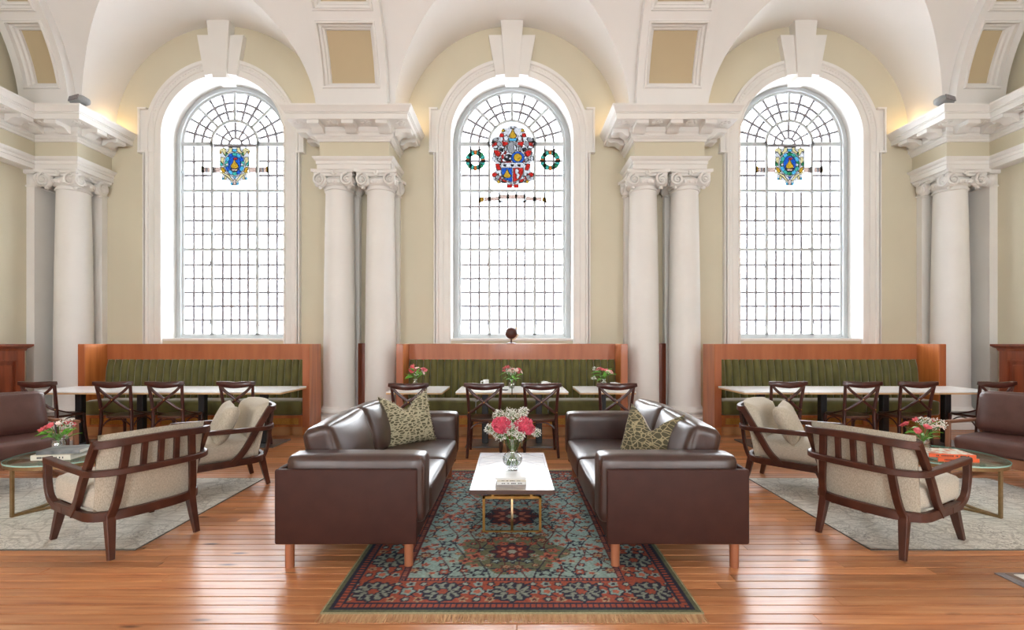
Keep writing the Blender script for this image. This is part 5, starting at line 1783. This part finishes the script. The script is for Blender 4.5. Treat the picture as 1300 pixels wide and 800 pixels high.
def grey_rug(s_, x0, x1, y0, y1, label):
    t = thing('grey_rug', label, 'rug', ((x0 + x1) / 2, (y0 + y1) / 2, 0))
    w, l = (x1 - x0) / 2, (y1 - y0) / 2
    n = 40
    rows = []
    for i in range(n + 1):
        r = []
        for j in range(n + 1):
            u, v = 2 * i / n - 1, 2 * j / n - 1
            z = 0.0075 + 0.0012 * noise.noise(Vector((u * 6, v * 6, s_)))
            if s_ > 0 and u < -0.9 and v < -0.9: z += 0.05 * ((-u - 0.9) + (-v - 0.9)) ** 1.0 * 0.6
            r.append((u * w, v * l, z))
        rows.append(r)
    mb = MB(); strip(mb, rows)
    obj('pile', mb, M['grey_rug'], t)
    e = MB().box(-w - 0.004, w + 0.004, -l - 0.005, -l + 0.003, 0, 0.007).box(-w - 0.004, w + 0.004, l - 0.003, l + 0.005, 0, 0.007).box(-w - 0.004, -w + 0.003, -l, l, 0, 0.007).box(w - 0.003, w + 0.004, -l, l, 0, 0.007)
    obj('binding', e, mat('dark_grey_rug_binding', srgb(86, 80, 74), srgb(104, 98, 90), 0.9, (90, 90, 90)), t, smooth=False)
grey_rug(-1, -5.6, -2.52, 3.16, 4.80, 'distressed pale grey rug under the west armchairs and glass table')
grey_rug(1, 2.40, 4.83, 3.16, 4.80, 'distressed pale grey rug with a curled corner under the east armchairs and glass table')
dm = thing('floor_mat', 'corner of an ivory mat with slate grey border on the boards', 'mat', (2.90, 2.0, 0))
obj('border', MB().rbox(0, 1.3, 0, 0.845, 0, 0.006, 0.002, 1), M['mat_grey'], dm, smooth=False)
obj('inner_band', MB().box(0.055, 1.3, 0.03, 0.832, 0.004, 0.008), M['mat_taupe'], dm, smooth=False)
obj('pile', MB().box(0.085, 1.3, 0.05, 0.812, 0.006, 0.011), M['mat_pale'], dm, smooth=False)

# ------------------------------------------------------------------ books
def book(label, x, y, z, w, d, h, rz, cover, group, spine_text=None, spine_mat=None):
    """lies flat; spine along the -y edge"""
    t = thing('book', label, 'book', (x, y, z), math.radians(rz), group)
    c = 0.0025
    cv = MB().rbox(-w / 2, w / 2, -d / 2, d / 2, 0, c, 0.001, 1).rbox(-w / 2, w / 2, -d / 2, d / 2, h - c, h, 0.001, 1)
    obj('cover', cv, cover, t, smooth=False)
    obj('spine', MB().rbox(-w / 2, w / 2, -d / 2 - 0.001, -d / 2 + c, 0, h, 0.001, 1), spine_mat or cover, t, smooth=False)
    obj('pages', MB().box(-w / 2 + 0.004, w / 2 - 0.004, -d / 2 + c, d / 2 - 0.004, c, h - c), M['paper'], t, smooth=False)
    if spine_text:
        tx = MB()
        rn = random.Random(spine_text)
        xx = -w * 0.34
        while xx < w * 0.34:
            ww = rn.uniform(0.004, 0.010)
            tx.box(xx, xx + ww, -d / 2 - 0.0018, -d / 2 - 0.0006, h * 0.32, h * 0.68)
            xx += ww + (0.003 if rn.random() > 0.25 else 0.016)
        obj('lettering', tx, M['ink'], t, smooth=False)
    return t
CT = 0.36
book('lower pale paperback of the stack on the wooden coffee table', -0.004, 3.50, CT, 0.215, 0.165, 0.020, 1, M['cover_white'], 'books on the coffee table', 3)
book('middle pale paperback of the stack on the wooden coffee table', -0.002, 3.502, CT + 0.0205, 0.213, 0.165, 0.014, -1, M['cover_cream'], 'books on the coffee table', 8)
book('topmost white paperback of the stack on the wooden coffee table', -0.012, 3.508, CT + 0.035, 0.222, 0.17, 0.015, 2, M['cover_white'], 'books on the coffee table')
GT = 0.42
book('cream book with black spine lettering under the grey book, west glass table', -3.80, 3.985, GT, 0.30, 0.21, 0.042, 6, M['cover_cream'], 'books on the west glass table', 5)
book('grey photo book on top of the cream book, west glass table', -3.78, 4.02, GT + 0.0425, 0.31, 0.22, 0.030, 11, M['cover_grey'], 'books on the west glass table')
mg = thing('open_magazine', 'open white magazine beside the grey book on the west glass table', 'magazine', (-3.62, 4.27, GT), 0.5)
for s_ in (-1, 1):
    rows = [[(s_ * 0.19 * k / 6, yv, 0.002 + 0.012 * math.sin(PI * min(1, k / 6 * 1.1)) * (1 - k / 9)) for k in range(7)] for yv in (-0.12, 0.12)]
    mb = MB(); strip(mb, rows)
    obj('page_block', mb, M['cover_white'], mg)
book('green book under the orange map book, east glass table', 3.63, 3.93, GT, 0.30, 0.21, 0.030, -8, M['cover_green'], 'books on the east glass table', 11, M['cover_orange'])
book('orange spined book with a map cover on the green book, east glass table', 3.60, 3.95, GT + 0.0305, 0.33, 0.23, 0.030, -12, M['cover_map'], 'books on the east glass table', 12, M['cover_orange'])

# ------------------------------------------------------------------ cups
def cup(x, y, z, r, h, label, saucer=False, handle=1):
    t = thing('cup', label, 'cup', (x, y, z), 0, 'white cups')
    z0 = 0.012 if saucer else 0.0
    obj('bowl', MB().lathe([(r * 0.62, z0), (r * 0.7, z0 + 0.002), (r * 0.9, z0 + h * 0.4), (r, z0 + h), (r * 0.93, z0 + h), (r * 0.82, z0 + h * 0.4), (r * 0.55, z0 + 0.01), (0.001, z0 + 0.008)], 20, cap=False), M['porcelain'], t, angle=60)
    if handle:
        s_ = handle
        obj('handle', MB().tube(bez([(s_ * r * 0.93, 0, z0 + h * 0.8), (s_ * r * 1.55, 0, z0 + h * 0.78), (s_ * r * 1.5, 0, z0 + h * 0.35), (s_ * r * 0.86, 0, z0 + h * 0.25)], 5), 0.006, 6, up=(0, 1, 0)), M['porcelain'], t)
    if saucer:
        obj('saucer', MB().lathe([(0.001, 0.0), (r * 1.0, 0.0), (r * 1.9, 0.012), (r * 1.9, 0.015), (r * 1.0, 0.006), (0.001, 0.005)], 24, cap=False), M['porcelain'], t, angle=50)
    return t
cup(-0.365, 6.62, 0.75, 0.043, 0.108, 'tall white cup on the joined middle tables', False, -1)
cup(0.455, 6.60, 0.75, 0.052, 0.084, 'low wide white cup on the joined middle tables', False, 1)
cup(1.39, 6.45, 0.75, 0.052, 0.084, 'low white cup beside the flowers on the table by the second column pair', False, 1)
cup(-3.80, 4.42, GT, 0.052, 0.085, 'white cup on the west glass table behind the armchair back', False, 0)
tag(obj('phone', MB().rbox(-0.035, 0.035, -0.07, 0.07, 0, 0.009, 0.003, 2), M['black'], loc=(-0.125, 6.25, 0.75), rot=(0, 0, 1.2)), 'small dark phone lying on the joined middle tables', 'phone')

# ------------------------------------------------------------------ flowers
def petal_bloom(n, ln, wd, cup_, mtl_name, seed):
    mb = MB()
    rn = random.Random(seed)
    for k in range(n):
        a = 2 * PI * k / n + rn.uniform(-0.1, 0.1)
        ca, sa = math.cos(a), math.sin(a)
        rows = []
        for j, (t_, w_) in enumerate(((0, 0.25), (0.4, 0.9), (0.75, 1.0), (1.0, 0.25))):
            rr = ln * t_ * math.cos(cup_ * (1 - 0.4 * t_)); zz = ln * t_ * math.sin(cup_ * (1 - 0.4 * t_))
            row = []
            for q in (-1, 0, 1):
                px, py = rr, q * wd / 2 * w_
                row.append((px * ca - py * sa, px * sa + py * ca, zz + (0.12 * wd if q else 0)))
            rows.append(row)
        strip(mb, rows)
    return mb
bloom_me = {}
for nm, args, mt in (('salmon', (6, 0.030, 0.022, 0.9), 'salmon'), ('blush', (6, 0.026, 0.020, 0.7), 'blush'), ('bud', (4, 0.032, 0.018, 1.35), 'salmon')):
    me = petal_bloom(*args, nm, 1).mesh('bloom', angle=80); me.materials.append(M[mt]); bloom_me[nm] = me
lf = MB()
rows = [[(q * 0.013 * w_, 0.085 * t_, 0.010 * math.sin(t_ * PI) + 0.004 * abs(q)) for q in (-1, -0.5, 0, 0.5, 1)] for t_, w_ in ((0, 0.15), (0.2, 0.75), (0.45, 1.0), (0.75, 0.7), (1.0, 0.05))]
strip(lf, rows)
leaf_me = lf.mesh('leaf', angle=80); leaf_me.materials.append(M['leaf'])
def gyps(mb, stems, c, R, n, rn, flat=0.6):
    for _ in range(n):
        v = Vector((rn.gauss(0, 1), rn.gauss(0, 1), rn.gauss(0, 1))).normalized()
        p = Vector(c) + Vector((v.x * R, v.y * R, v.z * R * flat)) * rn.uniform(0.55, 1.0)
        r = rn.uniform(0.0026, 0.0054)
        mb.sphere(p, (r, r, r), 5, 3)
        if rn.random() < 0.3: stems.tube([Vector(c) + Vector((0, 0, -R * 0.5)), p], 0.0009, 3)
def aim(d):
    return Vector(d).to_track_quat('Z', 'Y').to_euler()
def bouquet(label, x, y, z, vase, stem_h, spread, n_salmon, n_blush, n_leaf, gyp, seed, sc_=1.0, group='small flower vases'):
    t = thing('flower_vase', label, 'flowers', (x, y, z), 0, group)
    rn = random.Random(seed)
    obj('vase', MB().lathe(vase, 24, cap=False), M['vase_glass'], t, angle=60)
    top = max(p[1] for p in vase)
    neck = 0.6 * vase[len(vase) // 2 - 1][0]
    tips = []
    for k in range(n_salmon + n_blush):
        a = 2 * PI * k / (n_salmon + n_blush) * 1.0 + rn.uniform(-0.4, 0.4)
        r = spread * rn.uniform(0.25, 1.0)
        tip = Vector((r * math.cos(a), r * math.sin(a) * 0.8, top + stem_h * rn.uniform(0.55, 1.0) * (1 - 0.35 * r / spread)))
        foot = Vector((-0.25 * r * math.cos(a) * 0.5, -0.2 * r * math.sin(a) * 0.5, 0.012))
        mid = Vector((r * 0.12 * math.cos(a), r * 0.12 * math.sin(a), top))
        obj('stem', MB().tube(bez([foot, mid, tip], 4), 0.0022, 5), M['stem'], t)
        kind = 'blush' if k >= n_salmon else rn.choice(['salmon', 'salmon', 'bud'])
        for q in range(2):
            jit = Vector((rn.uniform(-1, 1), rn.uniform(-1, 1), rn.uniform(-0.4, 0.6))) * 0.016 * q
            b = bpy.data.objects.new('bloom', bloom_me[kind]); COL.objects.link(b); b.parent = t
            b.location = tip + jit
            dr = (tip - mid).normalized() + Vector((rn.uniform(-0.5, 0.5), rn.uniform(-0.8, 0.2), rn.uniform(-0.2, 0.3)))
            b.rotation_euler = aim(dr)
            s2 = sc_ * rn.uniform(0.85, 1.25); b.scale = (s2, s2, s2)
    for k in range(n_leaf):
        a = 2 * PI * k / n_leaf + rn.uniform(-0.5, 0.5)
        b = bpy.data.objects.new('leaf', leaf_me); COL.objects.link(b); b.parent = t
        hh = top + stem_h * rn.uniform(-0.05, 0.55)
        b.location = (0.25 * spread * math.cos(a), 0.25 * spread * math.sin(a), hh)
        b.rotation_euler = (rn.uniform(-0.5, 0.9), rn.uniform(-0.6, 0.6), a - PI / 2)
        s2 = sc_ * rn.uniform(0.9, 1.5); b.scale = (s2, s2, s2)
    if gyp:
        mb, st = MB(), MB()
        for (gx, gy_, gz, R, n) in gyp: gyps(mb, st, (gx, gy_, gz), R, n, rn)
        g = tag(obj('gypsophila', mb, M['gyp'], t), kind='stuff')
        obj('gypsophila_stems', st, M['stem'], g)
        tag(g.children[0], kind='stuff')
    return t
BUD = [(0.0, 0.003), (0.030, 0.003), (0.044, 0.03), (0.046, 0.05), (0.034, 0.085), (0.024, 0.105), (0.034, 0.13), (0.031, 0.13), (0.021, 0.105), (0.031, 0.085), (0.042, 0.05), (0.028, 0.008), (0.0, 0.008)]
bouquet('small vase of pink and green stems on the table beside the first column pair', -1.33, 6.50, 0.75, BUD, 0.19, 0.15, 7, 2, 11, [(0.02, 0, 0.20, 0.05, 40)], 21, 1.3)
bouquet('small vase of pink flowers and white sprays on the joined middle tables', -0.005, 6.45, 0.75, BUD, 0.17, 0.16, 7, 3, 13, [(0.0, 0, 0.24, 0.10, 190)], 32, 1.25)
bouquet('small flower vase with a tall white spray, beside a cup near the second column pair', 1.26, 6.50, 0.75, BUD, 0.18, 0.13, 7, 2, 11, [(-0.11, 0, 0.27, 0.055, 90), (-0.13, 0, 0.14, 0.045, 50)], 43, 1.3)
JAR = [(0.0, 0.003), (0.050, 0.003), (0.056, 0.012), (0.056, 0.075), (0.050, 0.095), (0.053, 0.11), (0.049, 0.11), (0.046, 0.095), (0.052, 0.075), (0.052, 0.014), (0.0, 0.010)]
bouquet('glass jar of coral blooms and long leaves on the west glass table', -4.02, 4.19, GT, JAR, 0.19, 0.19, 10, 1, 18, [(0.07, 0, 0.25, 0.07, 110)], 54, 0.95, 'flowers on the glass tables')
bouquet('tall glass jar of pink blooms and white sprays on the east glass table', 3.47, 3.99, GT, [(r * 0.95, h * 1.35) for r, h in JAR], 0.18, 0.16, 9, 3, 14, [(0.09, 0, 0.28, 0.09, 260), (0.0, 0, 0.31, 0.06, 90)], 65, 0.95, 'flowers on the glass tables')

def pink_bouquet(x, y, z):
    t = thing('flower_vase', 'large glass vase of hot pink blooms and white sprays on the wooden coffee table', 'flowers', (x, y, z))
    rn = random.Random(8)
    V_ = [(0.0, 0.004), (0.044, 0.0), (0.048, 0.006), (0.036, 0.018), (0.060, 0.04), (0.078, 0.068), (0.082, 0.092), (0.072, 0.118), (0.050, 0.138), (0.044, 0.150), (0.048, 0.175), (0.060, 0.215), (0.070, 0.255),
          (0.066, 0.255), (0.056, 0.215), (0.044, 0.175), (0.040, 0.150), (0.046, 0.136), (0.068, 0.116), (0.078, 0.092), (0.074, 0.068), (0.056, 0.042), (0.0, 0.030)]
    obj('vase', MB().lathe(V_, 36, cap=False), M['vase_glass'], t, angle=70)
    heads = [(-0.088, -0.02, 0.365, 0.080), (0.085, -0.01, 0.362, 0.080), (0.0, 0.08, 0.375, 0.06), (0.13, 0.02, 0.325, 0.055)]
    for (hx, hy, hz, R) in heads:
        mb = MB()
        mb.sphere((hx, hy, hz), (R * 0.72, R * 0.72, R * 0.62), 12, 8)
        N = 150
        for k in range(N):
            zf = 1 - 2 * (k + 0.5) / N
            a = k * 2.39996
            rr = math.sqrt(max(0, 1 - zf * zf))
            d = Vector((rr * math.cos(a), rr * math.sin(a), zf))
            p = Vector((hx, hy, hz)) + Vector((d.x * R, d.y * R, d.z * R * 0.86)) * rn.uniform(0.84, 1.0)
            u_ = d.cross(Vector((rn.uniform(-1, 1), rn.uniform(-1, 1), rn.uniform(-1, 1)))).normalized()
            w_ = d.cross(u_)
            s_ = R * rn.uniform(0.20, 0.28)
            c0 = p - d * s_ * 1.0
            tips = [p + u_ * s_ * q + d * s_ * e + w_ * s_ * f for q, e, f in ((-1.0, 0.0, 0.25), (-0.45, 0.35, -0.3), (0.1, 0.1, 0.3), (0.55, 0.4, -0.25), (1.0, 0.0, 0.2))]
            mb.add([c0] + tips, [(0, 1, 2), (0, 2, 3), (0, 3, 4), (0, 4, 5)])
        obj('bloom', mb, M['pink'], t, angle=180)
        obj('stem', MB().tube(bez([(-hx * 0.35, hy * 0.3, 0.04), (hx * 0.18, hy * 0.2, 0.155), (hx * 0.8, hy * 0.8, hz - R * 0.4)], 5), 0.0035, 6), M['stem'], t)
    for k in range(9):
        a = k * 0.7
        obj('stem', MB().tube(bez([(0.05 * math.cos(a), 0.05 * math.sin(a), 0.045), (0.012 * math.cos(a + 2), 0.012 * math.sin(a + 2), 0.15), (-0.07 * math.cos(a), -0.07 * math.sin(a), 0.30)], 5), 0.0028, 5), M['stem'], t)
    mb, st = MB(), MB()
    for (c, R, n) in (((-0.175, -0.01, 0.33), 0.055, 175), ((-0.10, 0.0, 0.285), 0.07, 202), ((0.0, -0.05, 0.33), 0.06, 256), ((0.02, 0.0, 0.42), 0.09, 351), ((0.09, 0.02, 0.465), 0.05, 148), ((-0.11, 0.03, 0.435), 0.06, 175), ((0.19, 0.0, 0.30), 0.045, 121), ((0.06, -0.07, 0.29), 0.05, 148), ((-0.03, 0, 0.455), 0.06, 121)):
        gyps(mb, st, c, R, n, rn, 0.85)
        st.tube([(0, 0, 0.15), c], 0.0012, 3)
    g = tag(obj('gypsophila', mb, M['gyp'], t), kind='stuff')
    tag(obj('gypsophila_stems', st, M['stem'], g), kind='stuff')
pink_bouquet(0.004, 3.82, CT)

# ------------------------------------------------------------------ small fixtures
g = thing('globe', 'dark brown globe on a small stand on top of the middle bench', 'ornament', (-0.01, 7.55, 1.355))
obj('ball', MB().sphere((0, 0, 0.172), 0.098, 24, 16), M['globe'], g, angle=80)
obj('arm', MB().tube([(0.107 * math.cos(a), 0, 0.172 + 0.107 * math.sin(a)) for a in [-PI / 2 + PI * k / 14 - 0.3 for k in range(15)]], 0.005, 6, up=(0, 1, 0)), M['brass'], g)
obj('stand', MB().lathe([(0.0, 0.0), (0.075, 0.0), (0.075, 0.010), (0.02, 0.022), (0.012, 0.04), (0.014, 0.075), (0.0, 0.076)], 20, cap=False), M['globe'], g, angle=40)
for s_, lab in ((-1, 'grey oval uplight on the west corner cornice'), (1, 'grey oval uplight on the east corner cornice')):
    l = thing('uplight', lab, 'lamp', (s_ * 6.60, 7.22, 4.962), 0)
    mx = Matrix.Translation((0, 0, 0.10)) @ Matrix.Rotation(s_ * 0.35, 4, 'Z') @ Matrix.Rotation(math.radians(-12), 4, 'X')
    b = MB().cushion((0.30, 0.16, 0.11), 0.05, (0.02, 0.01, 0.0), 8, mx)
    obj('housing', b, M['lamp'], l, angle=80)
    obj('bracket', MB().rbox(-0.05, 0.05, -0.03, 0.03, 0, 0.07, 0.004, 1), M['lamp'], l, smooth=False)
    f = MB()
    f.v = []
    f.cushion((0.23, 0.02, 0.08), 0.009, (0, 0, 0), 6, mx @ Matrix.Translation((0, -0.085, 0)))
    obj('lens', f, M['mat_grey'], l, angle=80)
